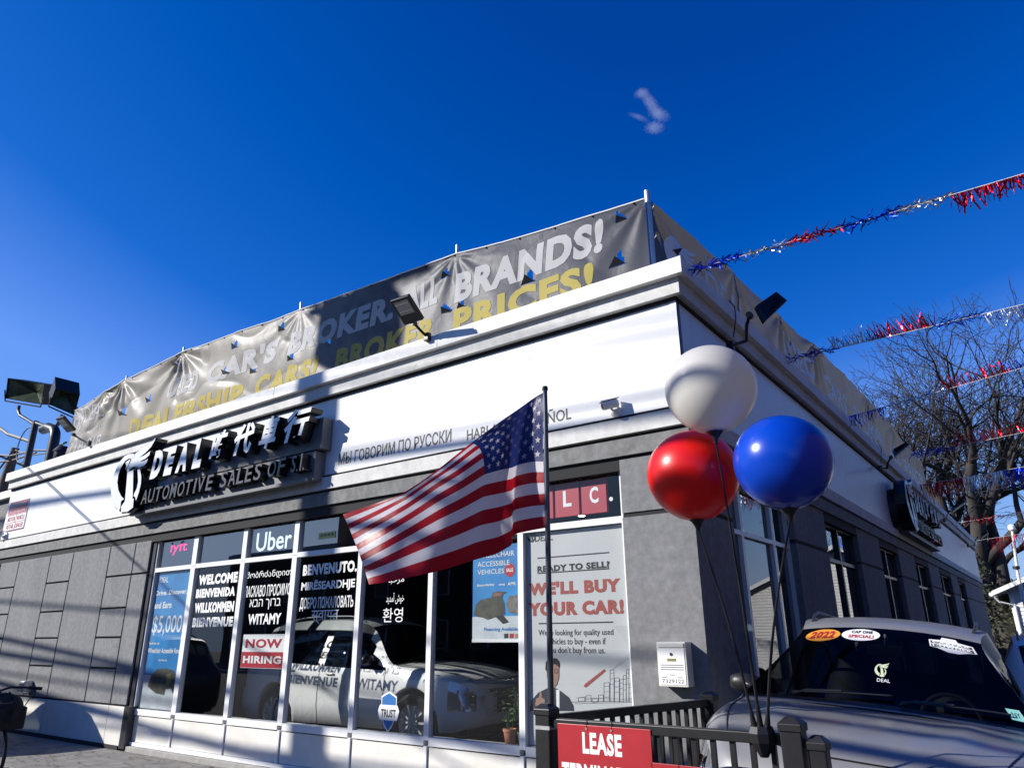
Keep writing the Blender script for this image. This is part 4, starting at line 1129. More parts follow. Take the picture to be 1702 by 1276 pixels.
def clothmat(name, col):
    m = bpy.data.materials.new(name); m.use_nodes = True; n = m.node_tree; n.nodes.clear(); L = n.links
    o = n.nodes.new('ShaderNodeOutputMaterial'); d = n.nodes.new('ShaderNodeBsdfDiffuse'); t = n.nodes.new('ShaderNodeBsdfTranslucent'); g = n.nodes.new('ShaderNodeBsdfGlossy')
    tc = n.nodes.new('ShaderNodeTexCoord'); nz = n.nodes.new('ShaderNodeTexNoise'); nz.inputs['Scale'].default_value = 9; nz.inputs['Detail'].default_value = 4
    bp = n.nodes.new('ShaderNodeBump'); bp.inputs['Strength'].default_value = .35; bp.inputs['Distance'].default_value = .01
    L.new(tc.outputs['Object'], nz.inputs['Vector']); L.new(nz.outputs[0], bp.inputs['Height']); L.new(bp.outputs[0], d.inputs['Normal']); L.new(bp.outputs[0], g.inputs['Normal'])
    d.inputs[0].default_value = (*col, 1); t.inputs[0].default_value = (*col, 1); g.inputs[0].default_value = (.8, .8, .8, 1); g.inputs['Roughness'].default_value = .35
    a = n.nodes.new('ShaderNodeMixShader'); a.inputs[0].default_value = .42; b = n.nodes.new('ShaderNodeMixShader'); b.inputs[0].default_value = .02
    L.new(d.outputs[0], a.inputs[1]); L.new(t.outputs[0], a.inputs[2]); L.new(a.outputs[0], b.inputs[1]); L.new(g.outputs[0], b.inputs[2]); L.new(b.outputs[0], o.inputs[0])
    return m
fr_, fw_, fb_ = clothmat('flag_red', (.36, .008, .018)), clothmat('flag_white', (.66, .62, .66)), clothmat('flag_blue', (.016, .028, .14))
FL = thing('flag', 'United States flag blowing out to the left of its pole, over the windows', 'flag', (0, 0, 0))
NU, NVs = 120, 4
me_v = []; parts = {'r': MB(), 'w': MB(), 'b': MB()}
def cell_faces(mbx, u0, u1, v0, v1, nu, nv):
    mbx.grid(lambda a, b: flag_pt(u0 + (u1 - u0) * a, v0 + (v1 - v0) * b), nu, nv)
for k in range(13):
    key = 'r' if k % 2 == 0 else 'w'
    v0, v1 = k / 13, (k + 1) / 13
    mbx = MB()
    if k < 7: cell_faces(mbx, .4, 1, v0, v1, 72, NVs)
    else: cell_faces(mbx, 0, 1, v0, v1, NU, NVs)
    mbx.build('stripe', fr_ if key == 'r' else fw_, FL, smooth='all', fix=False, label='red stripe' if key == 'r' else 'white stripe')
mbx = MB(); cell_faces(mbx, 0, .4, 0, 7 / 13, 48, 30); mbx.build('canton', fb_, FL, smooth='all', fix=False)
mbx = MB()
for r in range(9):
    for c in range(6 if r % 2 == 0 else 5):
        cu = .4 * ((c * 2 + (1 if r % 2 == 0 else 2)) / 12); cv = 7 / 13 * (r + 1) / 10
        pts = []
        for k in range(10):
            a = PI / 2 + k * PI / 5; rr_ = 1.0 if k % 2 == 0 else .40
            pts.append(flag_pt(cu + rr_ * math.cos(a) * .0165, cv - rr_ * math.sin(a) * .029, -.004))
        mbx.add(pts + [flag_pt(cu, cv, -.004)], [(i, (i + 1) % 10, 10) for i in range(10)])
mbx.build('star_field', fw_, FL, fix=False, kind='stuff')
mbx = MB()
for u in (.985,): mbx.grid(lambda a, b: flag_pt(u + .015 * a, b, -.003), 1, 60)
rebase(FL, (top.x, YFG, 2.4))

# ------------------------------------------------------------------ balloon cluster on flexible rods
def balloon_mat(name, col, rough, trans=0.0, tcol=(1, 1, 1)):
    m = mat(name, col, rough, coat=.35, spec=.4); p = m.node_tree.nodes['Principled BSDF']
    p.inputs['Subsurface Weight'].default_value = trans; p.inputs['Subsurface Radius'].default_value = (.1, .08, .06); p.inputs['Coat Roughness'].default_value = .16
    p.inputs['Subsurface Weight'].default_value = 0
    translucent(m, tcol, trans)
    return m
def balloon(label, px, py, rpx, y, m, foot, cupdir=(0, 0, -1)):
    c = FY(px, py, y); d = (c - CAM).length
    rr_ = rpx / 1190.2 * d / ray(px, py).length
    t = thing('balloon', label, 'balloon', foot)
    C0 = c - Vector(foot)
    mb = MB(); prof = []
    for k in range(33):
        a = PI * k / 32; rad = rr_ * math.sin(a) * (1.0 + .015 * math.cos(a)); h = rr_ * .985 * math.cos(a)
        if k > 24: h *= 1 + .02 * (k - 24) / 8
        prof.append((max(rad, .0001), h))
    mb.lathe(prof, 56, C0); mb.build('globe', m, t, smooth='all')
    mb = MB(); cz = -rr_
    mb.lathe([(.0001, cz + .012), (.026, cz + .008), (.047, cz + .028), (.052, cz + .026), (.050, cz + .012), (.030, cz - .008), (.016, cz - .030), (.009, cz - .055), (.0001, cz - .057)], 24, C0)
    mb.build('cup', M['black'], t, smooth=True)
    q = C0 + Vector((0, 0, cz - .045)); mid = q * .5 + Vector(((q.x) * .06, 0, 0))
    mb = MB(); pts = []
    for k in range(15):
        s = k / 14; p = (q * s) + Vector((q.x, q.y, 0)) * (-.10 * math.sin(PI * s) * (1)); pts.append(p)
    mb.tube(pts[::-1], .005, 8, True, [.0045 + .0035 * (k / 14) for k in range(15)]); mb.build('rod', M['black'], t, smooth=True)
    mb = MB(); mb.tube([pts[0] * 1.0, pts[1]], .014, 10, True, [.016, .009]); mb.build('rod_sleeve', M['black'], t, smooth=True)
    return t, rr_
foot0 = FY(1265, 1206, -2.46)
balloon('white balloon at the top of the cluster', 1181, 647, 74.5, -2.86, balloon_mat('white_vinyl', (.74, .72, .67), .38, .3, (.9, .86, .78)), (foot0.x, -2.47, foot0.z))
balloon('red balloon at the lower left of the cluster', 1152, 789, 75.5, -2.62, balloon_mat('red_vinyl', (.85, .012, .010), .34, .25, (.95, .03, .02)), (foot0.x - .035, -2.455, foot0.z))
balloon('blue balloon at the lower right of the cluster', 1301, 768, 79, -2.80, balloon_mat('blue_vinyl', (.002, .055, .50), .26, .12, (.01, .10, .9)), (foot0.x + .035, -2.475, foot0.z))
t = thing('balloon_bracket', 'black clamp cone holding the three balloon rods on the rail', 'bracket', foot0)
mb = MB(); mb.lathe([(.0, .0), (.055, .0), (.066, -.03), (.06, -.07), (.02, -.135), (0, -.135)], 8, (0, 0, 0)); mb.build('cone', M['black_metal'], t)
mb = MB(); mb.box(-.03, .03, -.01, .10, -.07, -.02); mb.build('clamp', M['black_metal'], t, bevel=.004)

# ------------------------------------------------------------------ black railing round the ramp landing
ZR = 1.215
A = GZ(905, 1172, ZR); Bp = GZ(1308, 1197, ZR); Cp = GZ(1178, 1148, ZR)
RL = thing('ramp_railing', 'black metal picket railing with square posts in front of the corner pillar', 'railing', (0, 0, 0))
yr = -2.42
A = Vector((A.x, yr, ZR)); Bp = Vector((Bp.x, yr, ZR)); Cp = Vector((Cp.x, Cp.y, ZR))
def post(p, zt=ZR, s=.05):
    mb = MB(); mb.box(p.x - s, p.x + s, p.y - s, p.y + s, 0.0, zt - .03); o = mb.build('post', M['black_metal'], RL, bevel=.006)
    mb = MB(); k = s + .006
    mb.box(p.x - k, p.x + k, p.y - k, p.y + k, zt - .05, zt - .015)
    mb.add([(p.x - k, p.y - k, zt - .015), (p.x + k, p.y - k, zt - .015), (p.x + k, p.y + k, zt - .015), (p.x - k, p.y + k, zt - .015), (p.x - s * .5, p.y - s * .5, zt + .012), (p.x + s * .5, p.y - s * .5, zt + .012), (p.x + s * .5, p.y + s * .5, zt + .012), (p.x - s * .5, p.y + s * .5, zt + .012)], [(0, 1, 5, 4), (1, 2, 6, 5), (2, 3, 7, 6), (3, 0, 4, 7), (4, 5, 6, 7)])
    mb.build('post_cap', M['black_metal'], o, bevel=.004)
    return o
post(A); post(Bp, ZR + .0); post(Cp, ZR - .01, .045)
post(Bp + Vector((.105, .012, 0)), ZR - .075, .04)
mb = MB(); mb.lathe([(.054, -.02), (.058, -.02), (.058, .02), (.054, .02)], 4, A + Vector((0, 0, -.12))); 
mb = MB(); mb.box(A.x - .053, A.x + .053, yr - .053, yr + .053, ZR - .125, ZR - .105); mb.build('steel_strap', M['galv'], RL)
def rail(p, q, z0, z1, wd=.028):
    d = (q - p).normalized(); s = Vector((-d.y, d.x, 0)) * wd
    mb = MB(); P0 = p + d * .05; Q0 = q - d * .05
    mb.add([(*(P0 - s).xy, z0), (*(Q0 - s).xy, z0), (*(Q0 + s).xy, z0), (*(P0 + s).xy, z0), (*(P0 - s).xy, z1), (*(Q0 - s).xy, z1), (*(Q0 + s).xy, z1), (*(P0 + s).xy, z1)], [(0, 3, 2, 1), (4, 5, 6, 7), (0, 1, 5, 4), (1, 2, 6, 5), (2, 3, 7, 6), (3, 0, 4, 7)])
    mb.build('rail', M['black_metal'], RL, bevel=.005)
rail(A, Bp, ZR - .115, ZR - .065); rail(A, Cp, ZR - .10, ZR - .05, .022)
rail(A, Bp, .12, .16, .018); rail(A, Cp, .12, .16, .018)
def pickets(p, q, n, z1, skip=0):
    for k in range(1, n):
        if k <= skip: continue
        c = p + (q - p) * k / n
        mb = MB(); mb.box(c.x - .0125, c.x + .0125, c.y - .0125, c.y + .0125, .16, z1); mb.build('picket', M['black_metal'], RL)
pickets(A, Bp, 14, ZR - .115); pickets(A, Cp, 17, ZR - .10)
rebase(RL, (A.x, yr, 0))
def lsign(label, bl, tr, rows, y):
    t = thing('railing_sign', label, 'sign', (0, 0, 0))
    a = FY(*bl, y); b = FY(*tr, y)
    mb = MB(); mb.box(a.x, b.x, y, y + .006, a.z, b.z); mb.build('board', mat('sign_enamel_red', (.40, .028, .035), .35, var=.12, vscale=4), t, bevel=.002)
    for s, x0, x1, z0, z1 in rows:
        W_ = b.x - a.x
        put_text('lettering', s, (a.x + W_ * x0, a.x + W_ * x1, b.z - z1, b.z - z0), front(y - .001), M['white'], t, bold=.045)
    mb = MB()
    for k in (.33, .60): mb.cyl((a.x + (b.x - a.x) * k, y - .004, b.z - .018), (a.x + (b.x - a.x) * k, y, b.z - .018), .006, 10)
    mb.build('screw', M['galv'], t)
    mb = MB()
    for k in (.33, .60): mb.tube([(a.x + (b.x - a.x) * k, y - .003, b.z - .02), (a.x + (b.x - a.x) * k, y + .01, b.z + .03)], .003, 5)
    mb.build('tie', M['ink'], t)
    rebase(t, (a.x, y, a.z)); return t
ys_ = yr - .035
lsign('red railing sign with large white letters LEASE TERMINATION', (932, 1420), (1081, 1212), [('LEASE', .28, .70, .035, .145), ('TERMINATION', .04, .97, .195, .31), ('CENTER', .2, .8, .37, .48)], ys_) 
lsign('second red railing sign hanging lower beside the balloon rods', (1092, 1420), (1228, 1281), [('RETURN', .2, .8, .12, .24)], ys_)
# ------------------------------------------------------------------ vehicles
def ip(x, tab):
    xs = [t[0] for t in tab]; ys = [t[1] for t in tab]
    # monotone-ish smooth interpolation
    if x <= xs[0]: return ys[0]
    if x >= xs[-1]: return ys[-1]
    for i in range(len(xs) - 1):
        if xs[i] <= x <= xs[i + 1]:
            h = xs[i + 1] - xs[i]; t = (x - xs[i]) / h
            def sl(k):
                if k <= 0 or k >= len(xs) - 1: return 0 if len(xs) > 3 and False else (ys[min(k + 1, len(xs) - 1)] - ys[max(k - 1, 0)]) / (xs[min(k + 1, len(xs) - 1)] - xs[max(k - 1, 0)])
                a = (ys[k] - ys[k - 1]) / (xs[k] - xs[k - 1]); b = (ys[k + 1] - ys[k]) / (xs[k + 1] - xs[k])
                return 0 if a * b <= 0 else 2 * a * b / (a + b)
            m0, m1 = sl(i) * h, sl(i + 1) * h
            return (2 * t**3 - 3 * t**2 + 1) * ys[i] + (t**3 - 2 * t**2 + t) * m0 + (-2 * t**3 + 3 * t**2) * ys[i + 1] + (t**3 - t**2) * m1
HT = [(-2.33, .92), (-2.27, 1.08), (-2.05, 1.40), (-1.85, 1.60), (-1.5, 1.665), (-.8, 1.705), (-.2, 1.70), (.22, 1.64), (.32, 1.60), (1.05, 1.085), (1.12, 1.06), (1.5, 1.035), (1.95, .97), (2.2, .88), (2.30, .80), (2.36, .66)]
WT = [(-2.33, .70), (-2.2, .84), (-1.9, .90), (-1.3, .925), (0, .93), (1.3, .925), (1.8, .89), (2.1, .80), (2.28, .68), (2.36, .56)]
BT = [(-2.33, .98), (-1.8, 1.06), (0, 1.0), (1.0, .97), (1.5, .955), (2.0, .86), (2.2, .78), (2.36, .60)]
TT = [(-2.33, .55), (-1.8, .60), (0, .62), (.32, .585), (1.05, .85), (1.5, .80), (2.0, .69), (2.25, .58), (2.36, .46)]
def hood_lift(x, f):
    """pressed ridges along the bonnet"""
    if x < 1.05: return 0
    return .018 * math.exp(-((f - .62) / .10) ** 2) * min(1, (x - 1.05) / .3)
def section(x):
    H, W, Bz, T = ip(x, HT), ip(x, WT), ip(x, BT), ip(x, TT)
    zb = .24 + (.10 * max(0, (abs(x) - 2.0) / .36))
    for xc in (1.42, -1.36):
        d = abs(x - xc)
        if d < .40: zb = max(zb, .35 + math.sqrt(.16 - d * d))
    E = H - (.05 if x < 1.05 else .03)
    Bz = min(Bz, E - .004)
    pts = [(.80 * W, zb), (.955 * W, zb + .012), (W, max(zb + .03, .50)), (W * 1.0, max(zb + .05, .68)), (.985 * W, max(zb + .07, Bz - .10)), (.955 * W, max(Bz, zb + .09))]
    zB = pts[-1][1]
    if x < 1.0:
        for k in (1, 2, 3): 
            f = k / 4; pts.append((.955 * W + (T - .955 * W) * f + .012 * math.sin(PI * f), zB + (E - zB) * f))
    else:
        for k in (1, 2, 3):
            f = k / 4; pts.append((.955 * W + (T - .955 * W) * f, zB + (E - zB) * (1 - (1 - f) ** 2)))
    pts.append((T, E))
    for f in (.93, .80, .62, .40, .20, 0.0):
        crown = (H - E) * (1 - f ** 2.2)
        pts.append((T * f, E + crown + hood_lift(x, f)))
    return pts
def suv(label, loc, yaw, paint, tilt=(0, 0), glass=None, plate=None, roofrail=True, detail=True, name='parked_vehicle', cat='SUV', scale=1.0):
    t = thing(name, label, cat, loc)
    gl = glass or M['car_glass']
    xs = sorted(set([round(-2.33 + 4.69 * k / 110, 4) for k in range(111)] + [-.42, -.36, .32, .335, 1.03, 1.05, 2.30, 2.34]))
    S = [section(x) for x in xs]; n = len(S[0]); NN = 2 * n - 1
    V = []
    for x, s in zip(xs, S):
        V += [(x, -a, b) for a, b in s] + [(x, a, b) for a, b in reversed(s[:-1])]
    body, wsh, sg, rg, hl, tl, bk = [], [], [], [], [], [], []
    for i in range(len(xs) - 1):
        xm = (xs[i] + xs[i + 1]) / 2
        for j in range(NN - 1):
            q = [i * NN + j, i * NN + j + 1, (i + 1) * NN + j + 1, (i + 1) * NN + j]
            m_ = min(j, NN - 2 - j)             # index from the side towards the centre
            dst = body
            if 5 <= m_ <= 8:
                zf = (m_ - 5) / 4
                a_pillar = .98 - .66 * zf - .05
                if -1.75 < xm < a_pillar - .04:
                    dst = bk if (-.44 < xm < -.34 or -1.36 < xm < -1.28) else sg
                    if m_ == 8 and xm > -9: dst = bk
            if m_ >= 9 and .335 < xm < 1.03: dst = wsh
            elif m_ >= 9 and 1.03 <= xm < 1.075: dst = bk
            if m_ >= 10 and -2.12 < xm < -1.86: dst = rg
            if 2 <= m_ <= 4 and 1.98 < xm < 2.30: dst = hl
            if 3 <= m_ <= 5 and xm < -2.12: dst = tl
            dst.append(q)
    def sub(name_, faces, m, smooth='all', off=0.0, parent=None):
        if not faces: return None
        used = sorted({k for f in faces for k in f}); mp = {k: i for i, k in enumerate(used)}
        mb = MB(); mb.add([V[k] for k in used], [[mp[k] for k in f] for f in faces])
        o = mb.build(name_, m, parent or t, smooth=smooth, fix=True)
        return o
    cap = [k for k in range(NN)]; fcap = [(len(xs) - 1) * NN + k for k in range(NN)]
    body.append(cap); body.append(fcap)
    sub('body', body, paint); sub('windshield', wsh, gl)
    halves = lambda L_: ([f for f in L_ if V[f[0]][1] + V[f[2]][1] < 0], [f for f in L_ if V[f[0]][1] + V[f[2]][1] >= 0])
    for h_ in halves(sg): sub('side_glass', h_, gl)
    sub('rear_window', rg, gl); sub('window_trim', bk, M['black'])
    # lamps, grille, bumper inserts
    for h_ in halves(hl): hlo = sub('headlight', h_, M['lamp_lens'])
    for h_ in halves(tl): sub('tail_light', h_, M['tail_lens'])
    mb = MB()
    for k in range(5):
        z = .50 + k * .055; w_ = .50 - .02 * k
        mb.tube([(2.30 + .02, -w_, z), (2.385, -w_ * .5, z), (2.40, 0, z), (2.385, w_ * .5, z), (2.32, w_, z)], .011, 6)
    mb.build('grille_bar', M['chrome'], t)
    mb = MB(); mb.prism([(2.28, -.52), (2.365, -.28), (2.375, 0), (2.365, .28), (2.28, .52), (2.2, .5), (2.2, -.5)], lambda a, b, d: (a, b, d), .47, .76); mb.build('grille', M['black'], t)
    mb = MB()
    for s in (-1, 1):
        for k in range(3):
            c = Vector((2.10 + .06 * k, s * (.80 - .075 * k), .72))
            mb.lathe([(.0, -.004), (.030, 0), (.038, .02)], 12, c, 'X')
    if hlo: mb.build('lamp_bowl', M['chrome'], hlo)
    # panel gaps: bonnet edge, doors
    def surf(x, f):      # point over the bonnet/roof, f from -1 to 1
        H, T = ip(x, HT), ip(x, TT); E = H - (.05 if x < 1.05 else .03); a = abs(f)
        return Vector((x, T * f, E + (H - E) * (1 - a ** 2.2) + hood_lift(x, a)))
    mb = MB()
    for s in (-1, 1):
        mb.tube([surf(x, s * .985) + Vector((0, 0, .002)) for x in [1.08 + k * .08 for k in range(15)]], .004, 4)
    mb.tube([surf(2.24 - .10 * abs(f) ** 3, f * .985) + Vector((0, 0, .003)) for f in [-1 + k / 10 for k in range(21)]], .005, 4)
    mb.build('bonnet_gap', M['black'], t)
    mb = MB()
    def sidep(x, k, s):
        q = section(x)[k]; return Vector((x, s * (q[0] + .002), q[1]))
    for s in (-1, 1):
        for x in (.92, -.38, -1.25):
            mb.tube([sidep(x, k, s) for k in (1, 2, 3, 4, 5)], .004, 4)
    mb.build('door_gap', M['black'], t)
    for s in (-1, 1):
        for x in (-.15, -1.02):
            mb = MB(); c = sidep(x, 4, s) + Vector((0, s * .015, .01)); mb.tube([c + Vector((-.09, -s * .012, 0)), c + Vector((-.07, s * .008, 0)), c + Vector((.07, s * .008, 0)), c + Vector((.09, -s * .012, 0))], .010, 8); mb.build('door_handle', paint, t, smooth=True)
        # mirror
        base = sidep(.66, 6, s)
        mb = MB(); mb.tube([base + Vector((0, -s * .01, .02)), base + Vector((.02, s * .10, .05))], .022, 8); 
        c = base + Vector((-.02, s * .115, .05)); prof = [(.001, -.125), (.05, -.115), (.078, -.06), (.085, 0), (.078, .06), (.05, .115), (.001, .125)]
        vs = []; fs = []
        mb2 = MB(); mb2.lathe(prof, 16, (0, 0, 0), 'Y'); 
        mb.add([(v[0] * .65 + c.x, v[1] * .8 + c.y, v[2] * .8 + c.z) for v in mb2.v], mb2.f)
        mo = mb.build('mirror', M['black_metal'], t, smooth='all')
        mb = MB(); mb.obox(c + Vector((-.064, 0, 0)), (1, 0, 0), (0, 1, 0), (0, 0, 1), .004, .095, .055); mb.build('mirror_glass', M['chrome'], mo)
        if roofrail:
            mb = MB(); pts = []
            for k in range(13):
                x = .15 - 1.75 * k / 12; q = surf(x, s * .90); up = .045 * min(1, min(k, 12 - k) / 1.5)
                pts.append(q + Vector((0, 0, .002 + up)))
            mb.tube(pts, .013, 8); mb.build('roof_rail', M['dark_alu'], t, smooth=True)
    # bumper lower insert, underside and arch liners
    mb = MB(); mb.box(-2.2, 2.2, -.72, .72, .22, .30)
    for xc in (1.42, -1.36):
        mb.box(xc - .42, xc + .42, -.70, .70, .30, .78)
    mb.build('underbody', M['black'], t)
    for xc in (1.42, -1.36):
        for s in (-1, 1):
            mb = MB(); mb.lathe([(.22, -.10), (.30, -.115), (.345, -.09), (.352, 0), (.345, .09), (.30, .115), (.22, .10)], 36, (xc, s * .80, .352), 'Y'); w_ = mb.build('wheel', M['rubber'], t, smooth=True)
            mb = MB(); mb.lathe([(.225, s * .10), (.215, s * .085), (.20, s * .02), (.0001, s * .02)], 30, (xc, s * .80, .352), 'Y')
            for k in range(10):
                a = 2 * PI * k / 10; c = Vector((xc + .125 * math.cos(a), s * .885, .352 + .125 * math.sin(a)))
                mb.obox(c, (math.cos(a), 0, math.sin(a)), (0, 1, 0), (-math.sin(a), 0, math.cos(a)), .10, .012, .013)
            mb.lathe([(.0001, s * .10), (.04, s * .10), (.05, s * .08)], 16, (xc, s * .80, .352), 'Y')
            mb.build('rim', M['galv'], w_, smooth=True)
    if detail:
        # cabin
        cab = M['cabin']
        mb = MB()
        mb.grid(lambda a, b: (.55 + .62 * a, -.74 + 1.48 * b, .99 + .075 * a - .03 * (2 * b - 1) ** 2 - .10 * max(0, .25 - a)), 8, 12); mb.build('dashboard', cab, t, smooth='all')
        mb = MB()
        for s in (-1, 1):
            mb.tube([(-.30, s * .37, .55), (-.38, s * .37, .95), (-.46, s * .37, 1.22)], .2, 12, True, [.24, .23, .17]); mb.tube([(-.47, s * .37, 1.27), (-.50, s * .37, 1.42)], .1, 10, True, [.12, .10])
        mb.build('seat', cab, t, smooth=True)
        mb = MB(); mb.tube([(.42 + .06 * math.cos(a) * 0, .37 + .18 * math.cos(a), 1.02 + .17 * math.sin(a) + 0) for a in [k * PI / 10 for k in range(21)]], .014, 8); mb.obox((.46, .37, 1.02), (1, 0, 0), (0, 1, 0), (0, 0, 1), .04, .06, .05); mb.build('steering_wheel', cab, t, smooth=True)
        mb = MB(); mb.obox((.46, 0, 1.44), (.9, 0, -.3), (0, 1, 0), (.3, 0, .9), .015, .12, .035); mb.tube([(.46, 0, 1.47), (.42, 0, 1.55)], .012, 6); mb.build('rear_view_mirror', cab, t, bevel=.01)
        # wipers
        mb = MB()
        def wsp(a, b): 
            x = 1.03 - .69 * b; return surf(x, a) + Vector((.004, 0, .006))
        for (a0, b0, a1, b1) in ((-.62, .03, .10, .10), (.15, .03, .85, .12)):
            mb.tube([wsp(a0 + (a1 - a0) * k / 8, b0 + (b1 - b0) * k / 8) + Vector((.008, 0, .012)) for k in range(9)], .007, 6)
            mb.tube([wsp(a0, b0) + Vector((.03, 0, -.005)), wsp(a0 + .1, b0 + .02) + Vector((.01, 0, .018)), wsp((a0 + a1) / 2, (b0 + b1) / 2) + Vector((.01, 0, .022))], .009, 6)
        mb.build('wiper', M['black'], t, smooth=True)
    t.rotation_mode = 'XYZ'
    t.rotation_euler = (tilt[0], tilt[1], yaw)
    t.scale = (scale,) * 3
    return t, surf
M['car_glass'] = glassmat('car_glass', (0.26, 0.28, 0.28), .45, 0.0)
M['lamp_lens'] = mat('lamp_lens', (.30, .32, .34), .08, metal=.6, coat=1.0)
M['tail_lens'] = mat('tail_lens', (.35, .01, .01), .12, coat=1.0)
M['cabin'] = mat('cabin_trim', (.02, .02, .022), .7)
def carpaint(name, col, met=.7, rough=.3, flake=0.0, dust=.25):
    m = mat(name, col, rough, metal=met, coat=.7)
    n = m.node_tree; p = n.nodes['Principled BSDF']; L = n.links
    tc = n.nodes.new('ShaderNodeTexCoord'); nz = n.nodes.new('ShaderNodeTexNoise'); nz.inputs['Scale'].default_value = 900; nz.inputs['Detail'].default_value = 1
    n2 = n.nodes.new('ShaderNodeTexNoise'); n2.inputs['Scale'].default_value = 4; n2.inputs['Detail'].default_value = 8
    mr = n.nodes.new('ShaderNodeMapRange'); mr.inputs[1].default_value = .35; mr.inputs[2].default_value = .7; mr.inputs[3].default_value = rough; mr.inputs[4].default_value = rough + dust
    L.new(tc.outputs['Object'], nz.inputs['Vector']); L.new(tc.outputs['Object'], n2.inputs['Vector']); L.new(n2.outputs[0], mr.inputs[0]); L.new(mr.outputs[0], p.inputs['Roughness'])
    bp = n.nodes.new('ShaderNodeBump'); bp.inputs['Strength'].default_value = .12; bp.inputs['Distance'].default_value = .0005
    L.new(nz.outputs[0], bp.inputs['Height']); L.new(bp.outputs[0], p.inputs['Normal'])
    m3 = n.nodes.new('ShaderNodeMapRange'); m3.inputs[1].default_value = .3; m3.inputs[2].default_value = .75; m3.inputs[3].default_value = .04; m3.inputs[4].default_value = .35
    L.new(n2.outputs[0], m3.inputs[0]); L.new(m3.outputs[0], p.inputs['Coat Roughness'])
    return m
grey = carpaint('silver_grey_paint', (.22, .22, .222), met=.12, rough=.38)
whitep = carpaint('white_pearl_paint', (.70, .70, .68), met=0.0, rough=.35, dust=.1)
Gv, gsurf = suv('silver grey SUV with price stickers on its windshield, parked beside the side wall', (1.18, .15, .03), R(-86), grey, tilt=(R(-5.3), R(-3.0)))
def wpoint(a, b, d=0):     # windshield: a across (-1..1, + is right in the picture), b up the glass
    x = 1.03 - .69 * b
    return gsurf(x, a) + Vector((.83, 0, 1)).normalized() * d * 1.0
def wstick(name, outline, m, d, parent):
    mb = MB(); pts = [wpoint(a, b, d) for a, b in outline]; c = wpoint(sum(p[0] for p in outline) / len(outline), sum(p[1] for p in outline) / len(outline), d)
    # fill with rings so the print follows the curved glass
    n = len(pts); rings = 5; vs = []
    ca = sum(p[0] for p in outline) / n; cb = sum(p[1] for p in outline) / n
    for r in range(rings):
        f = 1 - r / rings
        vs += [wpoint(ca + (a - ca) * f, cb + (b - cb) * f, d) for a, b in outline]
    vs.append(wpoint(ca, cb, d)); fs = []
    for r in range(rings - 1):
        for k in range(n): fs.append((r * n + k, r * n + (k + 1) % n, (r + 1) * n + (k + 1) % n, (r + 1) * n + k))
    for k in range(n): fs.append(((rings - 1) * n + k, (rings - 1) * n + (k + 1) % n, rings * n))
    mb.add(vs, fs); return mb.build(name, m, parent, fix=False)
def ell(ca, cb, ra, rb, rot=0, n=28): return [(ca + ra * math.cos(k * 2 * PI / n) * math.cos(rot) - rb * math.sin(k * 2 * PI / n) * math.sin(rot), cb + (ra * math.cos(k * 2 * PI / n) * math.sin(rot) + rb * math.sin(k * 2 * PI / n) * math.cos(rot))) for k in range(n)]
def wtext(s, box, m, d, parent, **kw):
    v, f = text_fit(s, *box, **kw); mb = MB(); mb.add([wpoint(a, b, d) for a, b, _ in v], f); return mb.build('lettering', m, parent, fix=False)
orange = mat('price_orange', (.75, .30, .03), .5)
o1 = wstick('year_sticker', ell(-.70, .86, .20, .10), orange, .004, Gv); wtext('2022', (-.84, -.56, .80, .92), mat('sticker_red', (.35, .02, .02), .5), .0055, o1, bold=.05)
o2 = wstick('special_sticker', ell(-.27, .87, .215, .095), M['white'], .004, Gv); wtext('CAP ONE', (-.38, -.14, .885, .935), M['ink'], .0055, o2, bold=.05); wtext('SPECIAL!', (-.40, -.12, .815, .865), redm, .0055, o2, bold=.05)
o3 = wstick('history_sticker', [(.46, .90), (.58, .915), (.60, .96), (.74, .96), (.76, .915), (.90, .90), (.91, .80), (.84, .79), (.72, .75), (.62, .75), (.53, .79), (.46, .80)], M['white'], .004, Gv)
wstick('sticker_field', [(.475, .885), (.885, .885), (.885, .85), (.475, .85)], M['ink'], .0048, o3); wtext('CARFAX', (.49, .87, .853, .882), M['white'], .0058, o3, bold=.05)
wstick('sticker_field', [(.475, .84), (.885, .84), (.885, .80), (.475, .80)], M['ink'], .0048, o3); wtext('1-OWNER', (.49, .87, .803, .837), M['white'], .0058, o3, bold=.05)
for p in emblem((-.06, .06, .35, .52)):
    mb = MB(); mb.add([wpoint(-a if False else a, b, .004) for a, b in p], [tuple(range(len(p)))]); mb.build('emblem_sticker', mat('sticker_cream', (.55, .62, .42), .5), Gv, fix=False)
wtext('DEAL', (-.03, .07, .29, .33), M['white'], .004, Gv)
o5 = wstick('inspection_sticker', [(.84, .22), (.93, .23), (.94, .10), (.85, .10)], mat('sticker_teal', (.25, .55, .50), .5), .003, Gv); wtext('NY', (.865, .915, .135, .19), M['ink'], .0045, o5)

Wi, _ = suv('white SUV standing inside the showroom close behind the windows', (-6.15, 2.05, .20), R(2), whitep, cat='SUV', glass=glassmat('dark_car_glass', (.25, .28, .28), 1.2, .02))
Wr, _ = suv('white SUV parked tail-out beyond the silver grey SUV, cut by the right edge', (2.42, 5.95, -.10), R(92), whitep)
dk = carpaint('black_paint_gloss', (.02, .02, .022), met=.2)
Wd, _ = suv('black SUV parked along the sidewalk at the left, outside the frame', (-14.1, -2.0, 0), R(180), dk, detail=False, name='parked_vehicle')

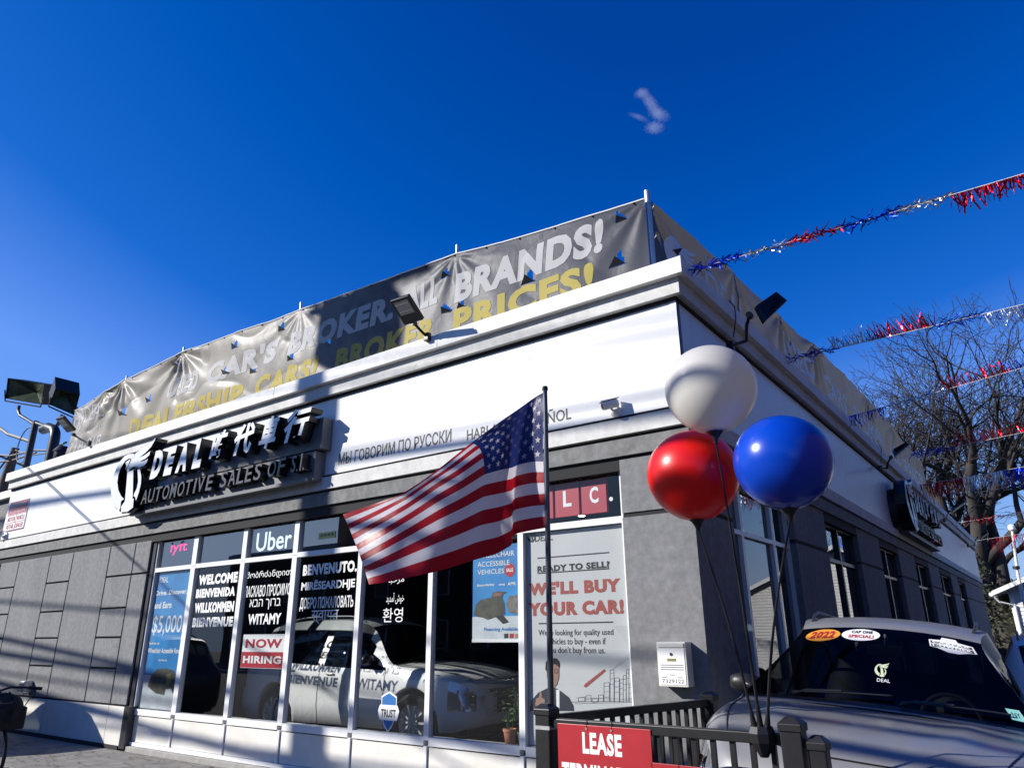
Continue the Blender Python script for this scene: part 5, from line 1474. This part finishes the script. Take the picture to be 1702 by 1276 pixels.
# bicycle leaning at the far left edge
t = thing('bicycle', 'black bicycle with a stuffed basket cut off by the lower left edge', 'bicycle', (0, 0, 0))
bk_ = M['black_metal']
o = Vector((-8.02, -2.35, 0)); 
for x in (-1.05, 0.02):
    mb = MB(); mb.tube([o + Vector((x + .33 * math.cos(a), 0, .34 + .33 * math.sin(a))) for a in [k * PI / 18 for k in range(37)]], .02, 8); wv = mb.build('wheel', M['rubber'], t, smooth=True)
    mb = MB()
    for k in range(18):
        a = k * PI / 9; mb.tube([o + Vector((x, 0, .34)), o + Vector((x + .32 * math.cos(a), 0, .34 + .32 * math.sin(a)))], .0015, 3)
    mb.build('spoke', M['galv'], wv)
mb = MB()
P3 = lambda x, z, y=0: o + Vector((x, y, z))
for a, b in ((P3(-.05, .75), P3(-.62, .72)), (P3(-.05, .68), P3(-.55, .30)), (P3(-.55, .30), P3(-.68, .85)), (P3(-.55, .30), P3(-1.05, .34)), (P3(-.64, .70), P3(-1.05, .34)), (P3(-.12, .95), P3(.02, .34))): mb.tube([a, b], .018, 8)
mb.build('frame', bk_, t, smooth=True)
mb = MB(); mb.tube([P3(-.12, .93), P3(-.13, 1.03), P3(-.12, 1.06, -.10), P3(-.02, 1.05, -.28), P3(.02, 1.04, -.36)], .013, 8); mb.tube([P3(-.13, 1.03), P3(-.12, 1.06, .10), P3(-.02, 1.05, .28)], .013, 8); mb.build('handlebar', bk_, t, smooth=True)
for s in (-1, 1):
    mb = MB(); mb.tube([P3(-.02, 1.05, s * .26), P3(.06, 1.035, s * .38)], .02, 10); mb.build('grip', M['rubber'], t, smooth=True)
    mb = MB(); mb.tube([P3(.0, 1.04, s * .28), P3(.12, .98, s * .26), P3(.16, .85, s * .18), P3(.08, .70, s * .06)], .006, 6); mb.build('brake_cable', M['cable'], t, smooth=True)
mb = MB(); mb.obox(P3(-.68, .92), (1, 0, .1), (0, 1, 0), (0, 0, 1), .13, .07, .03); mb.build('saddle', M['rubber'], t, bevel=.02)
mb = MB(); mb.box(o.x - .02, o.x + .30, o.y - .17, o.y + .17, .62, .86); mb.build('basket', M['rubber'], t, bevel=.02)
mb = MB(); mb.grid(lambda a, b: P3(.13 + .2 * math.sin(PI * a) * math.cos(2 * PI * b) * (1 + .4 * mn.noise(Vector((a * 5, b * 6, 3)))), .82 + .17 * math.cos(PI * a) + .06 * mn.noise(Vector((a * 7, b * 7, 9))), .19 * math.sin(PI * a) * math.sin(2 * PI * b)), 16, 24)
mb.build('bag', M['rubber'], t, smooth='all')
rebase(t, (-8.2, -2.35, 0))
# ------------------------------------------------------------------ tinsel garlands from the side cornice
foil = {'red': mat('red_foil', (.45, .01, .02), .22, metal=.9), 'silver': mat('silver_foil', (.70, .71, .72), .2, metal=1.0), 'blue': mat('blue_foil', (.01, .04, .50), .22, metal=.9)}
def garland(anchor, edge, label, seq, seed, mode='down', dens=1.0, sag=.10, s0=0, length=.16, over=3.5, u_start=0.0):
    if mode == 'wrap': length *= 1.15
    rg = random.Random(seed)
    a = Vector(anchor); e = Vector(edge); d = (e - a); L_ = d.length; d.normalize(); total = L_ + over
    t = thing('tinsel_garland', label, 'garland', a)
    def P_(s):
        f = s / total; return d * s + Vector((0, 0, -sag * 4 * f * (1 - f)))
    mb = MB(); mb.tube([P_(total * k / 24) for k in range(25)], .004, 5); mb.build('cord', M['white'], t)
    s = s0; k = 0
    wd = Vector((-.5, .2, .9)).normalized()
    while s < total - .3 and k < 40:
        sl_ = seq[k % len(seq)]; col = sl_[0]; ln = sl_[1]; md = sl_[2] if len(sl_) > 2 else mode
        mb = MB(); n = int(ln / .009 * dens)
        for q in range(n):
            p = P_(s + ln * q / n); ll = length * rg.uniform(.6, 1.15)
            w_ = rg.uniform(.004, .010)
            if md == 'down': dr = Vector((rg.uniform(-.25, .25), rg.uniform(-.3, .3), -1))
            elif md == 'up': dr = Vector((-.35 + rg.uniform(-.2, .3), rg.uniform(-.3, .3), 1))
            else:
                dr = d * rg.choice((-1, 1)) * rg.uniform(.4, 1) + Vector((rg.uniform(-.3, .3), rg.uniform(-.4, .4), rg.uniform(-.8, .7))); ll *= .6
            dr.normalize(); side_ = dr.cross(Vector((rg.uniform(-1, 1), rg.uniform(-1, 1), rg.uniform(-.5, .5)))).normalized() * w_
            cur = Vector((rg.uniform(-1, 1), rg.uniform(-1, 1), rg.uniform(-.5, .5))) * .35
            vs = []
            for m_ in range(4):
                f = m_ / 3; c = p + dr * ll * f + cur * ll * f * f; vs += [c - side_ * (1 - .3 * f), c + side_ * (1 - .3 * f)]
                side_ = (side_ + dr.cross(side_) * .35).normalized() * w_
            mb.add(vs, [(0, 1, 3, 2), (2, 3, 5, 4), (4, 5, 7, 6)])
        mb.build('fringe', foil[col], t, fix=False, label=col + ' foil fringe')
        s += ln; k += 1
    return t
RWB = [('blue', .42), ('silver', .40), ('red', .45)]
g0 = Vector((XR + .17, -.10, 5.12))
def gend(py, y, px=1702): return FY(px, py, y)
garland((XR + .16, .02, 5.07), gend(283, .02), 'top garland tied to the cornice corner, fringe wound tight around its cord', [('blue', .55, 'wrap'), ('silver', .36, 'wrap'), ('red', .50, 'wrap'), ('blue', .45, 'wrap'), ('silver', .40, 'wrap'), ('red', .6, 'down')], 1, 'wrap', 1.5, .03, .05, .13)
q = RX(1306, 585, .08); garland((.08, q.y, 5.12), gend(500, q.y), 'second garland, its red and silver fringe blown upright by the wind', [('blue', .55, 'wrap'), ('silver', .45, 'up'), ('red', .75, 'up'), ('blue', .5, 'wrap'), ('silver', .75, 'down'), ('red', .7, 'down')], 2, 'up', 1.0, .04, .05, .20)
q = RX(1405, 683, .08); garland((.08, q.y, 5.12), gend(605, q.y), 'third garland crossing in front of the bare crowns', [('blue', .6, 'down'), ('silver', .9, 'wrap'), ('red', .9, 'up'), ('blue', .9, 'up'), ('silver', .8, 'wrap'), ('red', .8, 'wrap')], 3, 'up', .7, .05, .05, .22)
q = RX(1478, 751, .08); garland((.08, q.y, 5.12), gend(714, q.y), 'fourth garland starting beside the halfway floodlight', [('blue', .8, 'wrap'), ('red', 1.3, 'up'), ('blue', 1.0, 'up'), ('silver', .9, 'wrap')], 4, 'up', .6, .05, .4, .28)
q = RX(1524, 800, .08); garland((.08, q.y, 5.12), gend(772, q.y), 'fifth garland hanging in full curtains above the side sign', [('red', .95, 'down'), ('silver', .85, 'down'), ('blue', 1.0, 'down')], 5, 'down', 1.1, .05, .05, .42)
q = RX(1590, 865, .08); garland((.08, q.y, 5.12), gend(848, q.y), 'sixth garland high behind the far end of the side sign', [('red', 1.6, 'wrap'), ('blue', 1.2, 'down'), ('silver', 1.2, 'down')], 6, 'down', .5, .05, .3, .4)
q = RX(1607, 880, .08); garland((.08, q.y + 3, 5.12), gend(884, q.y + 3), 'lowest garland near the far wall end', [('red', 1.4, 'down'), ('silver', 1.6, 'down'), ('blue', 1.4, 'down')], 7, 'down', .7, .05, .5, .6)

# ------------------------------------------------------------------ bare trees behind the lot
bark = mat('bark', (.045, .040, .036), .95, var=.35, vscale=3, streak=4, bump=.8, bscale=14)
twigm = mat('twig_bark', (.038, .032, .030), .95)
def tree(loc, height, r0, seed, label, lean=(0, 0), name='bare_tree', group=None, depth=7, spread=1.0, first=.28):
    rg = random.Random(seed); t = thing(name, label, 'tree', loc, group=group)
    big, small = MB(), MB()
    cnt = [0]
    def branch(p, d, ln, r, lev):
        if cnt[0] > 9000 or lev > depth: return
        n = 4 if lev < 2 else (3 if lev < 4 else 2)
        pts = [p]; dd = Vector(d)
        for k in range(n):
            dd = (dd + Vector((rg.gauss(0, .13), rg.gauss(0, .13), rg.gauss(.03, .10))) * (.6 + .25 * lev)).normalized() if lev else (dd + Vector((rg.gauss(0, .04), rg.gauss(0, .04), 0))).normalized()
            pts.append(pts[-1] + dd * ln / n)
        r1 = r * (.78 if lev < 3 else .62)
        rs = [max(.011, r + (r1 - r) * k / n) for k in range(n + 1)]
        (big if lev <= 2 else small).tube(pts, r, 9 if lev == 0 else (7 if lev < 3 else (4 if lev < 5 else 3)), False, rs)
        cnt[0] += 1
        if lev == depth: return
        # side shoots along the limb and a fork at the tip
        m_ = 3 if lev < 2 else rg.choice((2, 3) if lev < 6 else (2, 2, 3))
        for k in range(m_):
            f = 1.0 if k < 2 else rg.uniform(.35, .85)
            i = min(n - 1, int(f * n)); pp_ = pts[i] + (pts[i + 1] - pts[i]) * (f * n - i) if f < 1 else pts[-1]
            ang = rg.uniform(.30, .72) * spread * (1 if lev else 1.1); az = rg.uniform(0, 2 * PI) if k else rg.uniform(0, 2 * PI)
            ax = dd.orthogonal().normalized(); ax = Matrix.Rotation(az + k * 2.4, 3, dd) @ ax
            nd = (Matrix.Rotation(ang, 3, ax) @ dd); nd.z += .10 if lev < 4 else .02; nd.normalize()
            branch(pp_, nd, ln * rg.uniform(.70, .90) * (1.0 if lev else 1.1), r1 * rg.uniform(.66, .86) if k else r1 * .92, lev + 1)
    branch(Vector((0, 0, 0)), Vector((lean[0], lean[1], 1)).normalized(), height * first, r0, 0)
    big.build('trunk', bark, t, smooth='all', fix=False); small.build('branches', twigm, t, fix=False, smooth='all')
    return t
tree((.35, 37.5, -.6), 15.2, .70, 11, 'largest bare tree, thick leaning trunk rising behind the white cottage', (-.16, 0), depth=8, first=.26)
tree((-4.6, 41, -.6), 15.8, .56, 23, 'tall bare tree in the middle behind the side banner', (0, 0), depth=8, first=.25)
tree((-9.4, 45, -.6), 15.2, .46, 31, 'leftmost bare tree showing just over the banner edge', (-.10, 0), depth=7, spread=1.05, first=.26)
tree((3.0, 44, -.6), 15.6, .48, 47, 'bare tree at the right edge with upright twigs', (-.06, 0), depth=7, first=.25)
tree((-1.5, 52, -.6), 15.5, .30, 53, 'farther bare tree whose crown fills the gap between the others', (0, 0), depth=7)
# evergreen scrub behind the far corner
def scrub(loc, s, seed, label, col):
    rg = random.Random(seed); t = thing('evergreen_bush', label, 'bush', loc)
    lm = mat('scrub_leaf', col, .8, var=.4, vscale=2)
    mb = MB()
    for k in range(2600):
        a = rg.uniform(0, 2 * PI); zz = rg.random() ** .8; rad = s * .55 * math.sqrt(rg.random()) * (1.1 - zz * .7) * (1 + .25 * mn.noise(Vector((math.cos(a) * 2, math.sin(a) * 2, zz * 4))))
        c = Vector((rad * math.cos(a), rad * math.sin(a), .1 + s * zz)); u = Vector((rg.gauss(0, 1), rg.gauss(0, 1), rg.gauss(0, 1))).normalized() * rg.uniform(.06, .16); v_ = u.orthogonal().normalized() * rg.uniform(.03, .07)
        mb.add([c - u, c + v_, c + u, c - v_], [(0, 1, 2, 3)])
    mb.build('foliage', lm, t, fix=False)
    mb = MB(); mb.tube([(0, 0, 0), (0, 0, s * .8)], .08, 6); mb.build('stem', bark, t)
scrub((-1.6, 36, -.5), 5.6, 1, 'dark olive evergreen behind the far wall corner', (.05, .06, .03))
scrub((-3.6, 40, -.5), 6.5, 2, 'taller evergreen partly hidden by the wall end', (.045, .05, .03))
scrub((.3, 41, -.5), 4.6, 3, 'low evergreen behind the cottage eave', (.055, .06, .035))

# ------------------------------------------------------------------ white clapboard cottage beyond the lot
H = thing('clapboard_cottage', 'white clapboard cottage with overhanging gable at the right edge', 'house', (0, 0, 0))
YH = 34.0; HX0, HX1 = .55, 11.5
e0 = FY(1655, 987, YH); e1 = FY(1702, 962, YH)
pitch = .42; ez = e0.z; wall0 = HX0
sidingm = mat('clapboard_white', (.72, .71, .68), .6, var=.06, vscale=3)
mb = MB(); mb.box(wall0 + .01, HX1 - .01, YH + .01, YH + 9, -.6, ez)
mb.build('wall', sidingm, H)
pk = (HX0 + HX1) / 2; pz = ez + (pk - e0.x) * pitch
boards = 0
z = -.3
while z < pz - .3 and boards < 60:
    zt = z + .155
    if zt <= ez: a, b = wall0, HX1
    else:
        ins = (zt - ez) / pitch + (wall0 - e0.x) * 0; a, b = max(wall0, e0.x + ins + .1), min(HX1, HX1 + .3 - ins)
    if b > a + .2:
        mb = MB(); mb.add([(a, YH - .030, z), (b, YH - .030, z), (b, YH - .004, zt), (a, YH - .004, zt), (a, YH + .02, z), (b, YH + .02, z)], [(0, 1, 2, 3), (0, 4, 5, 1)])
        mb.build('clapboard', sidingm, H, fix=False); boards += 1
    z = zt
mb = MB(); mb.add([(e0.x, YH, ez), (pk, YH, pz), (HX1 + .5, YH, ez)], [(0, 2, 1)]); mb.build('gable_wall', sidingm, H, fix=False)
mb = MB()
for s, x0 in ((1, e0.x - .1), (-1, HX1 + .6)):
    x1 = pk; zz0 = ez + (0 if s == 1 else 0)
    mb.add([(x0, YH - .55, ez - .02), (x1, YH - .55, pz), (x1, YH + 9.3, pz), (x0, YH + 9.3, ez - .02), (x0, YH - .55, ez + .10), (x1, YH - .55, pz + .12), (x1, YH + 9.3, pz + .12), (x0, YH + 9.3, ez + .10)], [(0, 1, 2, 3), (7, 6, 5, 4), (0, 4, 5, 1), (1, 5, 6, 2), (2, 6, 7, 3), (3, 7, 4, 0)])
mb.build('roof', mat('shingle', (.10, .095, .09), .95, var=.3, vscale=6), H)
mb = MB()
mb.add([(e0.x - .12, YH - .58, ez - .09), (pk, YH - .58, pz - .07), (pk, YH - .58, pz + .13), (e0.x - .12, YH - .58, ez + .11)], [(0, 1, 2, 3)])
mb.add([(HX1 + .62, YH - .58, ez - .09), (pk, YH - .58, pz - .07), (pk, YH - .58, pz + .13), (HX1 + .62, YH - .58, ez + .11)], [(3, 2, 1, 0)])
mb.build('barge_board', M['white'], H)
mb = MB(); mb.tube([(e0.x - .15, YH - .5, ez - .02), (e0.x - .15, YH + 9, ez - .02)], .09, 10); mb.build('gutter', M['white'], H)
mb = MB(); mb.tube([(e0.x - .1, YH - .45, ez - .05), (e0.x + .1, YH - .3, ez - .35), (wall0 + .12, YH - .1, ez - .5), (wall0 + .12, YH - .1, 0)], .05, 8); mb.build('downpipe', M['white'], H)
mb = MB(); mb.box(wall0 - .02, wall0 + .14, YH - .05, YH + .05, -.6, ez); mb.box(HX1 - .14, HX1 + .02, YH - .05, YH + .05, -.6, ez); mb.build('corner_board', M['white'], H)
for x in (3.2, 7.6):
    mb = MB()
    for b in ((x - .62, x - .5, .9, 2.3), (x + .5, x + .62, .9, 2.3), (x - .5, x + .5, .9, 1.0), (x - .5, x + .5, 2.2, 2.3), (x - .5, x + .5, 1.56, 1.62)): mb.box(b[0], b[1], YH - .08, YH - .032, b[2], b[3])
    f_o = mb.build('window', M['white'], H); g_ = MB(); g_.box(x - .5, x + .5, YH - .045, YH - .041, 1.0, 2.2); g_.build('pane', M['car_glass'], f_o)
rebase(H, (HX0, YH, -.5))
# porch lamp building piece: small lit annex left of the cottage
t = thing('back_fence', 'dark slatted fence between the far wall corner and the cottage', 'fence', (-1.5, 31, -.5))
for k in range(26):
    mb = MB(); mb.box(k * .17, k * .17 + .15, 0, .03, 0, 1.5); mb.build('board', M['dark_alu'], t)
mb = MB(); mb.box(0, 4.4, .03, .08, .4, .5); mb.box(0, 4.4, .03, .08, 1.2, 1.3); mb.build('rail', M['dark_alu'], t)
# white lamp standard
t = thing('lot_lamp_standard', 'white lamp standard in front of the big bare trunk, above the cottage roof', 'street lamp', (1.0, 31.5, -.6))
q0 = FY(1692, 955, 31.5); q1 = FY(1680, 880, 31.5)
mb = MB(); b_ = Vector((q0.x - 1.0, 0, 0)); mb.tube([b_, Vector((q0.x - 1.0, 0, q0.z + .6)), Vector((q1.x - 1.0 + .05, 0, q1.z + .6))], .06, 12, True, [.08, .06, .055]); mb.build('pole', M['base_white'], t, smooth=True)
mb = MB(); mb.lathe([(.09, 0), (.14, .05), (.14, .2), (.09, .26), (0, .27)], 14, Vector((q1.x - .95, 0, q1.z + .55))); mb.build('lamp_cap', M['white'], t, smooth=True)
mb = MB(); mb.lathe([(.115, -.06), (.13, -.06), (.13, .06), (.115, .06)], 14, Vector((q0.x - 1.0, 0, q0.z + .9))); mb.build('strap', M['ink'], t)

# ------------------------------------------------------------------ street poles and wires (they throw the striped shadows)
def along(p, d):            # the point from which the sun's shadow falls at p on the front wall, d metres out from it
    return Vector((p[0], 0, p[1])) + sdir * (d / -sdir.y)
pole_x = -5.42; DP = 8.0
pb = along((pole_x, 0.3), DP)
t = thing('utility_pole', 'tall wooden utility pole standing at the kerb behind the camera', 'utility pole', (pb.x, pb.y, 0))
mb = MB(); mb.tube([(0, 0, 0), (0, 0, 14.2)], .2, 16, True, [.27, .20]); mb.build('pole', M['wood'], t, smooth=True)
for z in (13.55, 13.2):
    mb = MB(); mb.box(-1.3, 1.3, -.06, .06, z, z + .12); c_ = mb.build('crossarm', M['wood'], t)
    mb = MB()
    for x in (-1.2, -.6, .6, 1.2): mb.lathe([(.0, 0), (.05, 0), (.06, .05), (.03, .09), (.06, .13), (0, .17)], 10, (x, 0, z + .12))
    mb.build('insulator', mat('insulator', (.25, .22, .18), .3), c_)
for x, y, z in ((.52, .1, 12.55), (-.1, .5, 12.35)):
    mb = MB(); mb.lathe([(0, 0), (.26, 0), (.28, .05), (.28, .9), (.24, 1.0), (.0, 1.02)], 20, (x, y, z - .5)); mb.build('transformer_can', M['galv'], t, smooth=True)
def shwire(p0, p1, D, r, label, ext=14, sag=.0, cat='cable'):
    a = along(p0, D); b = along(p1, D); d = (b - a)
    A_ = a - d.normalized() * ext; B_ = b + d.normalized() * ext
    t = thing('overhead_cable', label, cat, A_)
    mb = MB(); mb.tube([(B_ - A_) * (k / 24) + Vector((0, 0, -sag * 4 * (k / 24) * (1 - k / 24))) for k in range(25)], r, 6); mb.build('wire', M['cable'], t)
shwire((-15.1, 1.65), (-9.67, 1.19), 7.0, .045, 'lowest telephone cable along the street')
shwire((-15.0, 1.36), (-9.64, 1.08), 7.1, .05, 'second thick telephone cable along the street')
shwire((-15.1, 1.02), (-9.67, .83), 7.3, .022, 'thin cable between the lowest two telephone cables')
shwire((-14.6, .81), (-9.67, .45), 6.6, .05, 'cable hung beneath the telephone bundle')
shwire((-9.6, .42), (-3.0, .12), 6.7, .04, 'short sagging cable crossing to the right')
shwire((-9.6, .30), (-2.0, .30), 6.9, .03, 'thin drop cable over the sidewalk')
shwire((-16.7, 4.45), (-11.1, 4.16), 7.6, .055, 'heavy cable above the left half of the street')
shwire((-11.1, 4.16), (-2.0, 3.88), 7.6, .022, 'continuing cable above the storefront')
shwire((-9, 5.2), (-.2, 4.45), 8.4, .016, 'power cable crossing high towards the corner')
shwire((-9, 5.4), (-.2, 4.62), 8.6, .016, 'upper power cable crossing high towards the corner')
shwire((-12, 2.15), (-1.0, 1.45), 7.8, .03, 'slanting service cable over the middle windows')
t = thing('service_drop', 'twin service cable dropping to the left end of the cornice', 'cable', (-15.2, -.18, 5.16))
for o_ in (0, .06, .10):
    mb = MB(); mb.tube([(o_, 0, 0), (o_ + 1.5, -4.6, .75), (o_ + 3.6, -12, 3.6)], .007 if o_ else .010, 6); mb.build('wire', M['cable'], t)
# distant pole and wires over the low wing at the far left
YW = 6.0
t = thing('distant_utility_pole', 'dark slanting pole top with crossing wires at the far left edge', 'utility pole', (0, 0, 0))
a = FY(26, 744, YW); b = FY(9, 800, YW)
mb = MB(); mb.tube([Vector((b.x - .3, YW, 0)), b, a], .2, 10, True, [.3, .25, .16]); mb.build('pole', M['wood'], t, smooth=True)
rebase(t, (b.x, YW, 0))
t = thing('wire_span', 'thin black wires sweeping past the roof floodlights at the left', 'cable', (0, 0, 0))
for (p, q, r) in (((-20, 698), (55, 735), .05), ((-20, 754), (60, 748), .03), ((60, 748), (110, 735), .03), ((-20, 767), (60, 752), .03), ((-20, 795), (25, 745), .03), ((26, 748), (82, 752), .02)):
    mb = MB(); A_, B_ = FY(*p, 1.8), FY(*q, 1.8); mb.tube([A_, (A_ + B_) / 2 - Vector((0, 0, .12)), B_], r, 5); mb.build('wire', M['cable'], t)
rebase(t, FY(55, 735, 1.8))
# ------------------------------------------------------------------ across the street (seen only as reflections)
def shop(x0, x1, y, h, label, col, seed, depth=10):
    t = thing('street_building', label, 'building', (x0, y, 0))
    w_ = x1 - x0; m = mat('facade_' + str(seed), col, .9, var=.2, vscale=2)
    mb = MB(); mb.box(0, w_, -depth, 0, 0, h); mb.build('wall', m, t)
    mb = MB(); mb.box(-.1, w_ + .1, .003, .2, h - .35, h - .05); mb.build('cornice', M['stucco_mid'], t)
    n = max(2, int(w_ / 2.6))
    for k in range(n):
        cx = w_ * (k + .5) / n
        for z in (1.0, 4.0):
            if z + 1.7 > h: continue
            mb = MB(); mb.box(cx - .62, cx + .62, .004, .06, z - .06, z + 1.56); f = mb.build('window', M['base_white'], t); g = MB(); g.box(cx - .52, cx + .52, .062, .07, z, z + 1.5); g.build('pane', M['black'], f)
    return t
shop(-48, -30, -26, 7.6, 'dark brick two storey shop across the street, farthest left', (.09, .05, .04), 1)
shop(-29, -14, -27, 6.8, 'brown shingled house across the street', (.07, .055, .045), 2)
shop(-13, 2, -26, 8.2, 'grey two storey building straight across the street', (.08, .08, .085), 3)
shop(3, 16, -27, 7.0, 'dark red brick shop across the street, farthest right', (.09, .035, .03), 4)
t = shop(8.2, 36, -8, 9.0, 'added tall dark building out of view at the right, dimming sky light on the side wall', (.06, .045, .04), 5, depth=-26)  # unseen mass added to hold sky light off the side wall
# ------------------------------------------------------------------ wisp of cloud
cl = thing('wispy_cloud', 'single faint wisp of white cloud high in the blue sky', 'cloud', (0, 0, 0))
dist = 2600
c = CAM + ray(1084, 185).normalized() * dist
vm_ = bpy.data.materials.new('cloud_vapour'); vm_.use_nodes = True; n = vm_.node_tree; n.nodes.clear(); L = n.links
o = n.nodes.new('ShaderNodeOutputMaterial'); v = n.nodes.new('ShaderNodeVolumePrincipled'); v.inputs['Color'].default_value = (1, 1, 1, 1)
tc = n.nodes.new('ShaderNodeTexCoord'); nz = n.nodes.new('ShaderNodeTexNoise'); nz.inputs['Scale'].default_value = 2.6; nz.inputs['Detail'].default_value = 8; nz.inputs['Distortion'].default_value = 2.0
L.new(tc.outputs['Object'], nz.inputs['Vector'])
gr = n.nodes.new('ShaderNodeVectorMath'); gr.operation = 'LENGTH'; L.new(tc.outputs['Object'], gr.inputs[0])
mr = n.nodes.new('ShaderNodeMapRange'); mr.inputs[1].default_value = .25; mr.inputs[2].default_value = 1.0; mr.inputs[3].default_value = .30; mr.inputs[4].default_value = 0; L.new(gr.outputs['Value'], mr.inputs[0])
ad = n.nodes.new('ShaderNodeMath'); ad.operation = 'ADD'; L.new(nz.outputs[0], ad.inputs[0]); L.new(mr.outputs[0], ad.inputs[1])
m2 = n.nodes.new('ShaderNodeMapRange'); m2.inputs[1].default_value = .56; m2.inputs[2].default_value = 1.0; m2.inputs[3].default_value = 0; m2.inputs[4].default_value = .022; L.new(ad.outputs[0], m2.inputs[0])
L.new(m2.outputs[0], v.inputs['Density']); L.new(v.outputs[0], o.inputs['Volume'])
for (px, py, sx, sy, rot) in ((1066, 155, 14, 9, .3), (1082, 172, 30, 11, -.9), (1096, 190, 20, 12, -.3), (1088, 212, 18, 12, .1), (1062, 195, 20, 6, -.35)):
    cc = CAM + ray(px, py).normalized() * dist; k = dist / 1190.2
    bm = bmesh.new(); bmesh.ops.create_icosphere(bm, subdivisions=3, radius=1.0)
    me = bpy.data.meshes.new('puff'); bm.to_mesh(me); bm.free(); me.materials.append(vm_)
    ob = bpy.data.objects.new('puff', me); COL.objects.link(ob)
    vx, vy, vz = RGT * math.cos(rot) + UPV * math.sin(rot), UPV * math.cos(rot) - RGT * math.sin(rot), FWD
    mw = Matrix((vx * sx * k, vy * sy * k, vz * sy * k)).transposed().to_4x4(); mw.translation = cc - c
    ob.parent = cl; ob.matrix_basis = mw
cl.location = c
# ------------------------------------------------------------------ repeats share a group
for o in COL.objects:
    if o.parent is None and 'label' in o and 'group' not in o:
        b = o.name.split('.')[0]
        g = {'tinsel_garland': 'tinsel garlands strung from the side cornice', 'bare_tree': 'bare trees behind the lot', 'floodlight': 'black floodlights on the fascia', 'overhead_cable': 'overhead cables along the street',
             'balloon': 'balloons clustered on the railing', 'street_building': 'buildings across the street', 'parked_vehicle': 'vehicles of the dealership', 'evergreen_bush': 'evergreens behind the far corner', 'railing_sign': 'red signs on the railing',
             'roof_banner': 'vinyl banners on the roof edge', 'security_camera': 'security cameras on the white band', 'potted_plant': 'potted plants on the window ledge', 'dealership_sign': 'channel letter signs on the fascia', 'banner_post': 'posts holding up the roof banners'}.get(b)
        if g: o['group'] = g
